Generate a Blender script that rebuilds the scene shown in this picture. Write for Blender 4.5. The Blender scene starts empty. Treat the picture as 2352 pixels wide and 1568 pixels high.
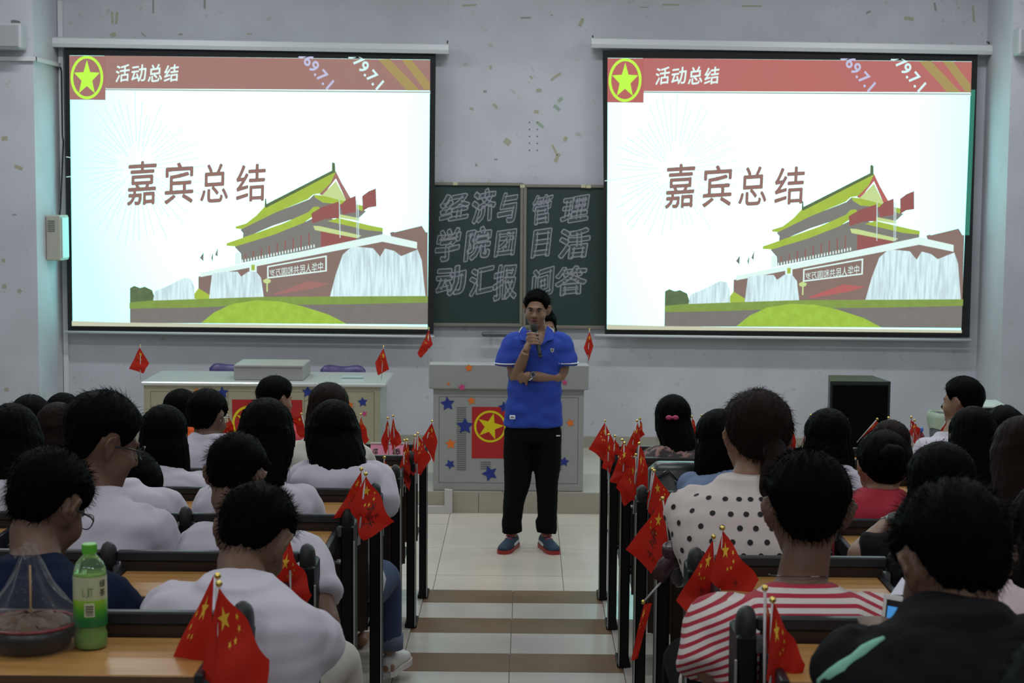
import bpy, math, random
import numpy as np
import zlib
crc = lambda t: zlib.crc32(t.encode())
from mathutils import Vector, Matrix
random.seed(7); rng = np.random.default_rng(7)
sc = bpy.context.scene
COL = sc.collection

# ------------------------------------------------------------------ camera
CF, CP, CYW, CRO, CX, CH = 3892.2, 0.0942, 0.0076, 0.0072, 0.058, 2.485
_F = np.array([-math.sin(CYW)*math.cos(CP), math.cos(CYW)*math.cos(CP), -math.sin(CP)])
_R = np.array([math.cos(CYW), math.sin(CYW), 0.0]); _U = np.cross(_R, _F)
_Rc = _R+CRO*_U; _Uc = _U-CRO*_R; _Rc /= np.linalg.norm(_Rc); _Uc /= np.linalg.norm(_Uc)
_C = np.array([CX, 0.0, CH])
cam = bpy.data.objects.new('camera', bpy.data.cameras.new('camera')); COL.objects.link(cam)
M = Matrix.Identity(4)
for i in range(3):
    M[i][0] = _Rc[i]; M[i][1] = _Uc[i]; M[i][2] = -_F[i]; M[i][3] = _C[i]
cam.matrix_world = M
cam.data.sensor_width = 36.0; cam.data.lens = CF/2352*36.0
cam.data.clip_start = 0.1; cam.data.clip_end = 100
sc.camera = cam
cam.data.dof.use_dof = True; cam.data.dof.focus_distance = 6.6; cam.data.dof.aperture_fstop = 9.0

def at(px, py, Y):
    d = _F + _Rc*((px-1176)/CF) + _Uc*((784-py)/CF)
    return _C + d*(Y/d[1])
def atz(px, py, z):
    d = _F + _Rc*((px-1176)/CF) + _Uc*((784-py)/CF)
    return _C + d*((z-CH)/d[2])

# ------------------------------------------------------------------ world, lights, exposure
vs = sc.view_settings
vs.view_transform = 'Standard'; vs.look = 'None'; vs.gamma = 1.0; vs.use_curve_mapping = False
vs.exposure = 0.0
w = bpy.data.worlds.new('world'); sc.world = w; w.use_nodes = True
w.node_tree.nodes['Background'].inputs[0].default_value = (0.5, 0.55, 0.65, 1)
w.node_tree.nodes['Background'].inputs[1].default_value = 0.12
ROOMH = 4.75
def tube_light(x, y, power, sx=1.25, sy=0.16, rz=0.0):
    l = bpy.data.lights.new('fluorescent_light', 'AREA'); l.shape = 'RECTANGLE'; l.size = sx; l.size_y = sy
    l.energy = power; l.color = (0.93, 0.965, 1.0)
    o = bpy.data.objects.new('fluorescent_light', l); COL.objects.link(o)
    o.location = (x, y, ROOMH-0.12); o.rotation_euler = (0, 0, rz)
for x in (-3.1, 0, 3.1):
    tube_light(x, 12.6, 38)
    tube_light(x, 9.9, 36)
for x in (-3.1, 0, 3.1):
    tube_light(x, 6.8, 22)
    tube_light(x, 3.4, 20)
    tube_light(x, -0.6, 46)

# ------------------------------------------------------------------ materials
def S(r, g, b):
    f = lambda v: (v/255/12.92) if v/255 <= 0.04045 else ((v/255+0.055)/1.055)**2.4
    return (f(r), f(g), f(b), 1.0)
MATS = {}
def mat(name, col, rough=0.6, metal=0.0, noise=0.0, nscale=8.0, bump=0.0, bscale=60.0, spec=0.5, col2=None, stretch=None, emit=None, alpha=None, trans=0.0, sheen=0.0, thr=None):
    if name in MATS: return MATS[name]
    m = bpy.data.materials.new(name); m.use_nodes = True; MATS[name] = m
    nt = m.node_tree; b = nt.nodes['Principled BSDF']
    b.inputs['Base Color'].default_value = col; b.inputs['Roughness'].default_value = rough
    b.inputs['Metallic'].default_value = metal; b.inputs['Specular IOR Level'].default_value = spec
    m.diffuse_color = col
    if sheen: b.inputs['Sheen Weight'].default_value = sheen
    if trans:
        b.inputs['Transmission Weight'].default_value = trans; b.inputs['IOR'].default_value = 1.35
    if alpha is not None: b.inputs['Alpha'].default_value = alpha
    if emit:
        b.inputs['Base Color'].default_value = (0, 0, 0, 1); b.inputs['Specular IOR Level'].default_value = 0
        b.inputs['Emission Color'].default_value = col; b.inputs['Emission Strength'].default_value = emit
    if noise or bump:
        tc = nt.nodes.new('ShaderNodeTexCoord'); mp = nt.nodes.new('ShaderNodeMapping')
        nt.links.new(tc.outputs['Object'], mp.inputs[0])
        if stretch: mp.inputs['Scale'].default_value = stretch
    if noise:
        n = nt.nodes.new('ShaderNodeTexNoise'); n.inputs['Scale'].default_value = nscale; n.inputs['Detail'].default_value = 4
        nt.links.new(mp.outputs[0], n.inputs['Vector'])
        r = nt.nodes.new('ShaderNodeValToRGB')
        if thr: r.color_ramp.elements[0].position = thr[0]; r.color_ramp.elements[1].position = thr[1]
        c2 = col2 if col2 else tuple(v*(1-noise) for v in col[:3])+(1,)
        r.color_ramp.elements[0].color = c2; r.color_ramp.elements[1].color = col
        nt.links.new(n.outputs['Fac'], r.inputs[0])
        nt.links.new(r.outputs[0], b.inputs['Emission Color' if emit else 'Base Color'])
    if bump:
        n2 = nt.nodes.new('ShaderNodeTexNoise'); n2.inputs['Scale'].default_value = bscale; n2.inputs['Detail'].default_value = 3
        nt.links.new(mp.outputs[0], n2.inputs['Vector'])
        bp = nt.nodes.new('ShaderNodeBump'); bp.inputs['Strength'].default_value = bump; bp.inputs['Distance'].default_value = 0.01
        nt.links.new(n2.outputs['Fac'], bp.inputs['Height']); nt.links.new(bp.outputs[0], b.inputs['Normal'])
    return m
W_WALL = mat('wall_paint', (0.53, 0.535, 0.58, 1), 0.75, noise=1, nscale=2.2, col2=(0.475, 0.48, 0.52, 1), thr=(0.35, 0.6), bump=0.05, bscale=90)
# faint yellow-grey scuffs on the old paint
def scuffs(m):
    nt = m.node_tree; b = nt.nodes['Principled BSDF']
    src = b.inputs['Base Color'].links[0].from_socket
    tc = nt.nodes.new('ShaderNodeTexCoord'); v = nt.nodes.new('ShaderNodeTexNoise'); v.inputs['Scale'].default_value = 14; v.inputs['Detail'].default_value = 5
    nt.links.new(tc.outputs['Object'], v.inputs['Vector'])
    r = nt.nodes.new('ShaderNodeValToRGB'); r.color_ramp.elements[0].position = 0.66; r.color_ramp.elements[1].position = 0.74
    r.color_ramp.elements[0].color = (0, 0, 0, 1); r.color_ramp.elements[1].color = (.6, .6, .6, 1)
    nt.links.new(v.outputs['Fac'], r.inputs[0])
    mx = nt.nodes.new('ShaderNodeMix'); mx.data_type = 'RGBA'
    nt.links.new(r.outputs[0], mx.inputs[0]); nt.links.new(src, mx.inputs[6]); mx.inputs[7].default_value = (0.36, 0.34, 0.27, 1)
    nt.links.new(mx.outputs[2], b.inputs['Base Color'])
scuffs(W_WALL)
TILE = mat('cream_tile', (0.56, 0.52, 0.44, 1), 0.22, noise=0.14, nscale=3, spec=0.6)
TILEW = mat('white_tile', (0.50, 0.46, 0.41, 1), 0.22, noise=0.12, nscale=3, spec=0.6)
TILEB = mat('brown_tile', (0.165, 0.102, 0.055, 1), 0.45, noise=0.3, nscale=6, spec=0.15)
GROUT = mat('grout', (0.16, 0.14, 0.11, 1), 0.9)
STONE = mat('platform_stone', (0.40, 0.36, 0.29, 1), 0.5, noise=0.2, nscale=5)
BLACKF = mat('black_screen_border', (0.008, 0.008, 0.009, 1), 0.8)
WHITEM = mat('white_enamel', (0.62, 0.63, 0.65, 1), 0.4)
ALU = mat('anodised_frame', (0.27, 0.25, 0.21, 1), 0.45, metal=0.3, noise=0.3, nscale=10)
BOARD = mat('chalkboard_green', (0.012, 0.032, 0.028, 1), 0.6, noise=1, nscale=3, col2=(0.018, 0.045, 0.04, 1))
CHALK = mat('chalk', (0.40, 0.42, 0.46, 1), 0.9, noise=0.6, nscale=60)
PODG = mat('grey_steel', (0.33, 0.335, 0.32, 1), 0.5, noise=0.1, nscale=4)
PODL = mat('grey_steel_line', (0.13, 0.13, 0.125, 1), 0.6)
DESKC = mat('cream_board', (0.42, 0.39, 0.27, 1), 0.55, noise=0.2, nscale=3)
DESKT = mat('pale_laminate', (0.56, 0.58, 0.56, 1), 0.16, spec=.8)
PURP = mat('purple_plastic', (0.06, 0.04, 0.16, 1), 0.35)
BLKM = mat('black_powder_coat', (0.004, 0.005, 0.006, 1), 0.5, spec=0.2, bump=0.1, bscale=400)
RAILM = mat('dark_grey_rail', (0.014, 0.016, 0.020, 1), 0.4, spec=0.4, bump=0.1, bscale=300)
CAPM = mat('black_plastic_cap', (0.012, 0.013, 0.015, 1), 0.42, spec=0.4, bump=0.25, bscale=500)
SILV = mat('silver_edge', (0.42, 0.44, 0.40, 1), 0.35, metal=0.6)
WOODD = mat('dark_plywood', (0.030, 0.014, 0.007, 1), 0.5, noise=0.5, nscale=5, stretch=(1, 8, 8))
WOOD = mat('oak_laminate', (0.45, 0.235, 0.072, 1), 0.35, noise=1, nscale=5, col2=(0.34, 0.17, 0.05, 1), stretch=(1, 9, 9), thr=(0.3, 0.7))
WOODE = mat('oak_laminate_edge', (0.10, 0.05, 0.022, 1), 0.5)
FLAG = mat('red_flag_cloth', (0.44, 0.026, 0.016, 1), 0.85, spec=0.15, bump=0.15, bscale=120)
def flagtrans(m):
    nt = m.node_tree; b = nt.nodes['Principled BSDF']; o = nt.nodes['Material Output']
    t = nt.nodes.new('ShaderNodeBsdfTranslucent'); t.inputs[0].default_value = (0.6, 0.02, 0.01, 1)
    a = nt.nodes.new('ShaderNodeMixShader'); a.inputs[0].default_value = 0.3
    nt.links.new(b.outputs[0], a.inputs[1]); nt.links.new(t.outputs[0], a.inputs[2]); nt.links.new(a.outputs[0], o.inputs[0])
flagtrans(FLAG)
STARY = mat('flag_star_yellow', (0.72, 0.42, 0.03, 1), 0.7)
INKK = mat('black_ink', (0.02, 0.008, 0.008, 1), 0.7)
POLE = mat('clear_white_plastic_tube', (0.50, 0.48, 0.48, 1), 0.3)
GOLD = mat('gold_ball', (0.8, 0.6, 0.16, 1), 0.2, metal=1.0)
SKIN = mat('skin', (0.25, 0.135, 0.082, 1), 0.55, noise=0.12, nscale=10)
SKIN2 = mat('skin_tanned', (0.135, 0.072, 0.043, 1), 0.55, noise=0.12, nscale=10)
LIP = mat('lips', (0.19, 0.075, 0.055, 1), 0.5)
HAIR = mat('black_hair', (0.0016, 0.0015, 0.0016, 1), 0.5, spec=0.035, bump=0.5, bscale=60, stretch=(9, 9, 1.2))
HAIRB = mat('dark_brown_hair', (0.013, 0.0072, 0.0055, 1), 0.5, spec=0.06, bump=0.5, bscale=60, stretch=(9, 9, 1.2))
SW = mat('white_cotton', (0.49, 0.465, 0.53, 1), 0.85, sheen=0.2, bump=0.06, bscale=300)
SCREAM = mat('cream_cotton', (0.52, 0.49, 0.43, 1), 0.85, bump=0.06, bscale=300)
SNAVY = mat('navy_cotton', (0.006, 0.011, 0.030, 1), 0.9, spec=0.1)
SBLACK = mat('black_grey_cotton', (0.009, 0.009, 0.011, 1), 0.9, spec=0.1, noise=0.4, nscale=6)
SORANGE = mat('orange_cotton', (0.75, 0.10, 0.01, 1), 0.85)
SPINK = mat('coral_pink_cotton', (0.55, 0.06, 0.075, 1), 0.85)
SRED = mat('red_cotton', (0.35, 0.01, 0.03, 1), 0.85)
SDENIM = mat('pale_denim', (0.16, 0.22, 0.36, 1), 0.9, noise=0.3, nscale=30)
SLACE = mat('dark_patterned_blouse', (0.03, 0.022, 0.022, 1), 0.8, noise=1, nscale=22, col2=(0.25, 0.14, 0.12, 1), thr=(0.4, 0.5))
SGREY = mat('grey_knit', (0.16, 0.15, 0.16, 1), 0.9)
SBLUE = mat('royal_blue_polo', (0.012, 0.045, 0.33, 1), 0.85, bump=0.1, bscale=400)
JEAN = mat('blue_jeans', (0.03, 0.055, 0.13, 1), 0.9, noise=0.4, nscale=20)
JEANL = mat('jeans_turn_up', (0.09, 0.11, 0.16, 1), 0.9)
TBLACK = mat('black_trousers', (0.0035, 0.0035, 0.004, 1), 0.9, spec=0.1)
SHOEW = mat('white_leather', (0.5, 0.48, 0.46, 1), 0.5)
SHOEN = mat('navy_mesh', (0.012, 0.03, 0.06, 1), 0.7)
SHOER = mat('red_rubber', (0.30, 0.02, 0.015, 1), 0.5)
STEEL = mat('steel', (0.5, 0.5, 0.5, 1), 0.2, metal=1.0)
WHITEP = mat('white_piping', (0.7, 0.72, 0.75, 1), 0.7)
MINT = mat('mint_cloth', (0.22, 0.52, 0.38, 1), 0.8)
PBLUE = mat('blue_star_paper', (0.012, 0.03, 0.22, 1), 0.7)
PORANGE = mat('orange_star_paper', (0.75, 0.17, 0.015, 1), 0.7)
PPINK = mat('pink_star_paper', (0.55, 0.05, 0.20, 1), 0.7)
PRED = mat('red_poster', (0.42, 0.010, 0.010, 1), 0.6)
PYEL = mat('yellow_emblem', (0.72, 0.60, 0.0, 1), 0.6)
PINKS = mat('pink_sign', (0.62, 0.24, 0.36, 1), 0.6)

def stripes_mat():
    m = mat('red_white_striped_cotton', (0.55, 0.5, 0.48, 1), 0.85)
    nt = m.node_tree; b = nt.nodes['Principled BSDF']
    a = nt.nodes.new('ShaderNodeAttribute'); a.attribute_name = 'stripe'
    mt = nt.nodes.new('ShaderNodeMath'); mt.operation = 'FRACT'
    gt = nt.nodes.new('ShaderNodeMath'); gt.operation = 'GREATER_THAN'; gt.inputs[1].default_value = 0.56
    nt.links.new(a.outputs['Fac'], mt.inputs[0]); nt.links.new(mt.outputs[0], gt.inputs[0])
    mx = nt.nodes.new('ShaderNodeMix'); mx.data_type = 'RGBA'
    mx.inputs[6].default_value = (0.56, 0.51, 0.49, 1); mx.inputs[7].default_value = (0.33, 0.012, 0.03, 1)
    nt.links.new(gt.outputs[0], mx.inputs[0]); nt.links.new(mx.outputs[2], b.inputs['Base Color'])
    return m
SSTR = stripes_mat()
SDOT = mat('white_polka_dot_cotton', (0.56, 0.50, 0.47, 1), 0.85)
DOTK = mat('black_dot', (0.012, 0.010, 0.014, 1), 0.85)

# ------------------------------------------------------------------ object helpers
def tag(o, label=None, cat=None, group=None, kind=None):
    if label: o['label'] = label
    if cat: o['category'] = cat
    if group: o['group'] = group
    if kind: o['kind'] = kind
    return o
def empty(name, loc, label, cat, group=None):
    o = bpy.data.objects.new(name, None); COL.objects.link(o); o.location = Vector(loc); o.empty_display_size = 0.1
    return tag(o, label, cat, group)
def unlinkloc(o, parent):
    if parent is not None:
        o.parent = parent
        p = parent; off = Vector((0, 0, 0))
        while p is not None:
            off += p.location; p = p.parent
        o.location = -off
def mk(name, V, Fc, m, parent=None, smooth=False, kind=None, label=None, mi=None, origin=None):
    """mesh given in world coordinates"""
    me = bpy.data.meshes.new(name)
    V = np.asarray(V, dtype=float).reshape(-1, 3)
    if origin is not None: V = V-np.asarray(origin)
    me.from_pydata(V.tolist(), [], Fc)
    ms = m if isinstance(m, (list, tuple)) else [m]
    for x in ms: me.materials.append(x)
    if mi is not None: me.polygons.foreach_set('material_index', mi)
    if smooth: me.polygons.foreach_set('use_smooth', [True]*len(me.polygons))
    me.update()
    o = bpy.data.objects.new(name, me); COL.objects.link(o)
    unlinkloc(o, parent)
    if origin is not None: o.location = o.location+Vector(origin)
    return tag(o, label, None, None, kind)
class MB:
    def __init__(s): s.V = []; s.F = []; s.I = []; s.n = 0
    def add(s, V, Fc, mi=0):
        V = np.asarray(V, float).reshape(-1, 3)
        s.V.append(V); n = s.n
        s.F += [tuple(i+n for i in f) for f in Fc]; s.I += [mi]*len(Fc); s.n += len(V)
        return s
    def box(s, x0, x1, y0, y1, z0, z1, mi=0, bev=0.0):
        if bev <= 0:
            V = [(x0, y0, z0), (x1, y0, z0), (x1, y1, z0), (x0, y1, z0), (x0, y0, z1), (x1, y0, z1), (x1, y1, z1), (x0, y1, z1)]
            return s.add(V, [(0, 3, 2, 1), (4, 5, 6, 7), (0, 1, 5, 4), (1, 2, 6, 5), (2, 3, 7, 6), (3, 0, 4, 7)], mi)
        V = []; b = bev
        for z, k in ((z0, b), (z0+b, 0), (z1-b, 0), (z1, b)):
            X0, X1, Y0, Y1 = x0+k, x1-k, y0+k, y1-k; c = b if k == 0 else b*0.6
            V += [(X0+c, Y0, z), (X1-c, Y0, z), (X1, Y0+c, z), (X1, Y1-c, z), (X1-c, Y1, z), (X0+c, Y1, z), (X0, Y1-c, z), (X0, Y0+c, z)]
        Fc = [tuple(range(7, -1, -1)), tuple(range(24, 32))]
        for r in range(3):
            for i in range(8):
                j = (i+1) % 8; Fc.append((r*8+i, r*8+j, r*8+8+j, r*8+8+i))
        return s.add(V, Fc, mi)
    def build(s, name, m, parent=None, smooth=False, kind=None, label=None):
        return mk(name, np.vstack(s.V), s.F, m, parent, smooth, kind, label, s.I)
def loft(P, rx, ry, n=14, side=(1, 0, 0), power=2.0, cap=True):
    """closed tube of elliptical rings; side = direction of rx"""
    P = np.asarray(P, float); k = len(P)
    rx = np.broadcast_to(np.asarray(rx, float), (k,)); ry = np.broadcast_to(np.asarray(ry, float), (k,))
    T = np.gradient(P, axis=0) if k > 2 else np.array([P[1]-P[0]]*2)
    T /= (np.linalg.norm(T, axis=1, keepdims=True)+1e-9)
    side = np.asarray(side, float); V = []
    a = np.linspace(0, 2*math.pi, n, endpoint=False)
    ca = np.sign(np.cos(a))*np.abs(np.cos(a))**(2/power); sa = np.sign(np.sin(a))*np.abs(np.sin(a))**(2/power)
    for i in range(k):
        s_ = side-T[i]*(side@T[i]); l = np.linalg.norm(s_)
        if l < 0.15:
            s_ = np.cross(T[i], (0.3, 1, 0.2)); l = np.linalg.norm(s_)
        s_ /= l; u = np.cross(T[i], s_)
        V.append(P[i]+np.outer(ca*rx[i], s_)+np.outer(sa*ry[i], u))
    V = np.vstack(V); Fc = []
    for i in range(k-1):
        for j in range(n):
            q = (j+1) % n; Fc.append((i*n+j, i*n+q, (i+1)*n+q, (i+1)*n+j))
    if cap:
        Fc.append(tuple(range(n-1, -1, -1))); Fc.append(tuple(range((k-1)*n, k*n)))
    return V, Fc
def capsule(p0, p1, r0, r1, n=10):
    p0 = np.asarray(p0, float); p1 = np.asarray(p1, float); d = (p1-p0); L = np.linalg.norm(d); d = d/(L+1e-9)
    P = [p0-d*r0*.95, p0-d*r0*.6, p0, p1, p1+d*r1*.6, p1+d*r1*.95]
    return loft(P, [r0*.3, r0*.8, r0, r1, r1*.8, r1*.3], [r0*.3, r0*.8, r0, r1, r1*.8, r1*.3], n)
def ball(c, r, n=12, m=8):
    r = np.broadcast_to(np.asarray(r, float), (3,)); V = [(c[0], c[1], c[2]-r[2])]
    for i in range(1, m):
        t = -math.pi/2+math.pi*i/m
        for j in range(n):
            a = 2*math.pi*j/n; V.append((c[0]+r[0]*math.cos(t)*math.cos(a), c[1]+r[1]*math.cos(t)*math.sin(a), c[2]+r[2]*math.sin(t)))
    V.append((c[0], c[1], c[2]+r[2])); Fc = []
    for j in range(n): Fc.append((0, 1+(j+1) % n, 1+j))
    for i in range(m-2):
        for j in range(n):
            q = (j+1) % n; Fc.append((1+i*n+j, 1+i*n+q, 1+(i+1)*n+q, 1+(i+1)*n+j))
    L = len(V)-1
    for j in range(n): Fc.append((1+(m-2)*n+j, 1+(m-2)*n+(j+1) % n, L))
    return np.array(V), Fc
def lathe(c, prof, n=32, cap=True):
    P = [(c[0], c[1], c[2]+z) for r, z in prof]; V = []
    for (r, z) in prof:
        for j in range(n):
            a = 2*math.pi*j/n; V.append((c[0]+r*math.cos(a), c[1]+r*math.sin(a), c[2]+z))
    Fc = []
    for i in range(len(prof)-1):
        for j in range(n):
            q = (j+1) % n; Fc.append((i*n+j, i*n+q, (i+1)*n+q, (i+1)*n+j))
    if cap:
        Fc.append(tuple(range(n-1, -1, -1))); Fc.append(tuple(range((len(prof)-1)*n, len(prof)*n)))
    return np.array(V), Fc
def remesh(V, Fc, vox, smooth=2, factor=0.5):
    me = bpy.data.meshes.new('tmp'); me.from_pydata(np.asarray(V).tolist(), [], Fc)
    o = bpy.data.objects.new('tmp', me); COL.objects.link(o)
    r = o.modifiers.new('r', 'REMESH'); r.mode = 'VOXEL'; r.voxel_size = vox; r.use_smooth_shade = True
    if smooth:
        s = o.modifiers.new('s', 'SMOOTH'); s.iterations = smooth; s.factor = factor
    dg = bpy.context.evaluated_depsgraph_get(); ev = o.evaluated_get(dg); m2 = bpy.data.meshes.new_from_object(ev)
    bpy.data.objects.remove(o); bpy.data.meshes.remove(me)
    return m2
def getV(me):
    a = np.empty(len(me.vertices)*3); me.vertices.foreach_get('co', a); return a.reshape(-1, 3)
def setV(me, a): me.vertices.foreach_set('co', a.ravel()); me.update()
def getN(me):
    a = np.empty(len(me.vertices)*3); me.vertices.foreach_get('normal', a); return a.reshape(-1, 3)
def link(name, me, m, parent, kind=None, label=None):
    me.name = name
    me.materials.clear(); me.materials.append(m)
    me.polygons.foreach_set('use_smooth', [True]*len(me.polygons))
    o = bpy.data.objects.new(name, me); COL.objects.link(o); unlinkloc(o, parent)
    return tag(o, label, None, None, kind)
_tc = {}
def textgeo(s, outline=0.0, offset=0.0):
    """glyph geometry in xy, unit em"""
    k = (s, outline, offset)
    if k in _tc: return _tc[k]
    cu = bpy.data.curves.new('t', 'FONT'); cu.body = s; cu.size = 1.0; cu.resolution_u = 3; cu.offset = offset
    cu.dimensions = '2D'
    if outline:
        cu.fill_mode = 'NONE'; cu.bevel_depth = outline; cu.bevel_resolution = 0; cu.dimensions = '3D'
    o = bpy.data.objects.new('t', cu); COL.objects.link(o)
    dg = bpy.context.evaluated_depsgraph_get(); me = bpy.data.meshes.new_from_object(o.evaluated_get(dg))
    V = getV(me); Fc = [tuple(p.vertices) for p in me.polygons]
    bpy.data.objects.remove(o); bpy.data.curves.remove(cu); bpy.data.meshes.remove(me)
    _tc[k] = (V, Fc); return V, Fc
def fit(V, x0, x1, y0, y1, keep=None):
    """normalise glyph geometry into a box"""
    a = V.min(0); b = V.max(0); U = V.copy()
    U[:, 0] = x0+(V[:, 0]-a[0])/(b[0]-a[0]+1e-9)*(x1-x0)
    U[:, 1] = y0+(V[:, 1]-a[1])/(b[1]-a[1]+1e-9)*(y1-y0)
    return U
def star2d(cx, cy, r, rot=0.0, inner=0.4):
    P = []
    for i in range(10):
        a = math.pi/2+rot+i*math.pi/5; q = r if i % 2 == 0 else r*inner
        P.append((cx+q*math.cos(a), cy+q*math.sin(a)))
    return P
def outline(ch, grow=.030, wd=.024):
    """chalk strokes drawn round the edge of every brush stroke"""
    V, Fc = textgeo(ch, 0, 0); lo = V.min(0); hi = V.max(0); U = V[:, :2]-lo[:2]
    E_ = {}
    for f in Fc:
        for i in range(len(f)):
            k = (f[i], f[(i+1) % len(f)]); kk = (min(k), max(k)); E_.setdefault(kk, []).append((k, f))
    out = []; Fo = []
    for kk, L in E_.items():
        if len(L) != 1: continue
        (i, j), f = L[0]; p, q = U[i], U[j]; d = q-p; l = np.linalg.norm(d)
        if l < 1e-6: continue
        d = d/l; n_ = np.array([d[1], -d[0]]); c = U[list(f)].mean(0)
        if (c-p)@n_ > 0: n_ = -n_
        a = p-d*grow*.9+n_*grow; e = q+d*grow*.9+n_*grow; m = len(out)
        out += [a-n_*wd/2, e-n_*wd/2, e+n_*wd/2, a+n_*wd/2]; Fo.append((m, m+1, m+2, m+3))
    O = np.array(out); sz = hi[:2]-lo[:2]
    return O/sz, Fo, np.c_[U/sz, np.zeros(len(U))], Fc
RISE, PITCH, Y1, ASL = 0.1014, 1.0226, 3.4077, 0.516
E1, YP, YW = 9.741, 12.57, 14.744
PLH = 0.161
def rowY(k): return Y1+(k-1)*PITCH
def lev(k): return (8-k)*RISE
XL, XR = -3.98, 4.0
SIDE = 5.4
YF = 13.98    # pillar faces

# ------------------------------------------------------------------ the room
def struct(name, mb, m, label=None):
    o = mb.build(name, m); o['kind'] = 'structure'
    if label: o['label'] = label
    return o
b = MB().box(XL-.02, XR+.02, YW, YW+.15, 0, ROOMH)
wf = struct('wall_front', b, W_WALL, 'scuffed white front wall behind the screens and chalkboard')
b = MB().box(-SIDE-.2, XL, YF, YW+.15, 0, ROOMH)
struct('wall_front_left', b, W_WALL, 'projecting white wall corner left of the left screen')
b = MB().box(XR, SIDE+.2, YF, YW+.15, 0, ROOMH)
wfr = struct('wall_front_right', b, W_WALL, 'projecting white wall corner right of the right screen')
struct('wall_left', MB().box(-SIDE-.2, -SIDE, -3.2, YF, 0, ROOMH), W_WALL)
struct('wall_right', MB().box(SIDE, SIDE+.2, -3.2, YF, 0, ROOMH), W_WALL)
struct('wall_back', MB().box(-SIDE-.2, SIDE+.2, -3.4, -3.2, 0, ROOMH), W_WALL)
struct('ceiling', MB().box(-SIDE-.2, SIDE+.2, -3.4, YW+.15, ROOMH, ROOMH+.1), mat('ceiling_paint', (.6, .6, .6, 1), .9))
fl = struct('floor', MB().box(-SIDE, SIDE, -3.2, YW, -.1, -.006), GROUT, 'cream tiled floor with tiers of tiled steps and a low platform')
tx0 = -0.492
def tilebox(x0, x1, y0, y1, z, m, par, t=.006, jig=0.0):
    z += random.uniform(0, .0012)
    MB().box(x0+.002, x1-.002, y0+.002, y1-.002, z-t, z, bev=0).build('tile', m, par)
for i in range(-7, 8):
    x0 = max(tx0+.8*i, -SIDE); x1 = min(tx0+.8*(i+1), SIDE)
    if x1 <= x0: continue
    for j in range(4):
        y0 = E1+.8*j; y1 = min(y0+.8, YP)
        if y1-y0 > .05: tilebox(x0, x1, y0, y1, 0.0, TILE, fl)
# tiers
for k in range(1, 12):
    yf = E1-(k-1)*PITCH; yb = yf-PITCH if k < 11 else -3.2
    z = k*RISE
    t = MB().box(-SIDE, SIDE, yb, yf-.004, (k-1)*RISE-.02, z-.006).build('tier', GROUT if k < 8 else TILEW, fl)
    if k > 7: continue
    W = .5125
    for sx in (-1, 1):
        x0, x1 = (-W, 0) if sx < 0 else (0, W)
        tilebox(x0, x1, yf-.30, yf, z, TILEB, t)
        tilebox(x0, x1, yb, yf-.30, z, TILEW, t)
        for q in range(3):
            a = W+q*.8; c = a+.8
            tilebox(min(sx*a, sx*c), max(sx*a, sx*c), yb, yf, z, TILEW, t)
# platform
pl = MB().box(-SIDE, SIDE, YP+.004, YW, -.02, PLH-.006).build('platform', STONE, fl)
for i in range(-5, 6):
    for j in range(3):
        y0 = YP+j*.8; y1 = min(y0+.8, YW); x0 = max(-SIDE, i*.8-.1); x1 = min(SIDE, i*.8+.7)
        if x1-x0 > .1: tilebox(x0, x1, y0, y1, PLH, TILE, pl)
for i in range(-4, 4):
    x0 = -.28+1.2*i; MB().box(x0+.003, x0+1.197, YP-.006, YP+.002, 0, PLH-.006).build('front_slab', STONE, pl)
bs = MB().box(XL, XR, YW-.012, YW, PLH, PLH+.10)
struct('baseboard_front', bs, mat('baseboard_tile', (.33, .31, .25, 1), .5), 'low grey-beige tiled baseboard along the front wall')

# tape residue and scuffs on the front wall
MK = [(1079,12,34,4,4,0),(1208,41,24,4,3,1),(1335,52,8,20,-25,0),(1277,176,28,6,37,0),(1238,208,12,9,0,0),(1287,229,13,8,40,2),(1279,248,18,8,-40,2),
 (1241,287,20,7,-40,2),(1232,257,11,8,0,0),(1138,244,14,6,-50,0),(1083,250,9,6,0,0),(1127,155,6,9,0,0),(1220,178,8,5,-40,0),(1165,326,16,14,-35,0),
 (1280,362,22,8,63,0),(1274,345,26,5,-65,0),(1299,319,9,10,-20,0),(1094,379,5,6,0,1),(1114,210,8,6,0,1),(1139,366,8,4,0,1),(1267,35,5,3,0,1),
 (258,42,5,28,4,0),(268,42,6,28,-4,0),(260,80,14,10,20,0),(330,80,14,3,-40,1),(352,15,4,34,0,1),(470,10,5,22,0,1),(573,78,12,4,5,0),(415,79,9,4,0,1),
 (1542,11,40,4,0,0),(1727,14,45,4,0,0),(2088,43,22,8,-8,0),(2236,33,5,38,4,0),(2281,20,3,14,5,0),(1995,28,12,5,25,1),(2113,155,4,4,0,1),(2148,16,5,20,10,1),(1480,17,20,2,0,1),
 (11,318,14,10,10,0),(43,385,20,8,-20,0),(8,598,9,8,0,0),(62,595,10,6,-30,0),(45,668,9,9,45,0),(10,658,10,10,0,0),(33,493,10,3,0,1),(2330,340,12,2,-35,1),(15,895,10,8,0,0)]
mks = [mat('tape_residue', (.38, .36, .27, 1), .7), mat('wall_scuff', (.30, .28, .27, 1), .9), mat('green_tape', (.30, .38, .30, 1), .7)]
for (x, y, ww, hh, ro, mi) in MK:
    yy = YF-.001 if (x < 60 or x > 2345) else YW-.001
    c, s_ = math.cos(math.radians(-ro)), math.sin(math.radians(-ro)); P = []
    for dx, dy in ((-.5, -.5), (.1, -.56), (.5, -.42), (.47, .5), (-.1, .44), (-.53, .5)):
        a, d = dx*ww, dy*hh; P.append(at(x+a*c-d*s_, y+a*s_+d*c, yy))
    mk('wall_mark', P, [tuple(range(6))], mks[mi], wf)
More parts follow.
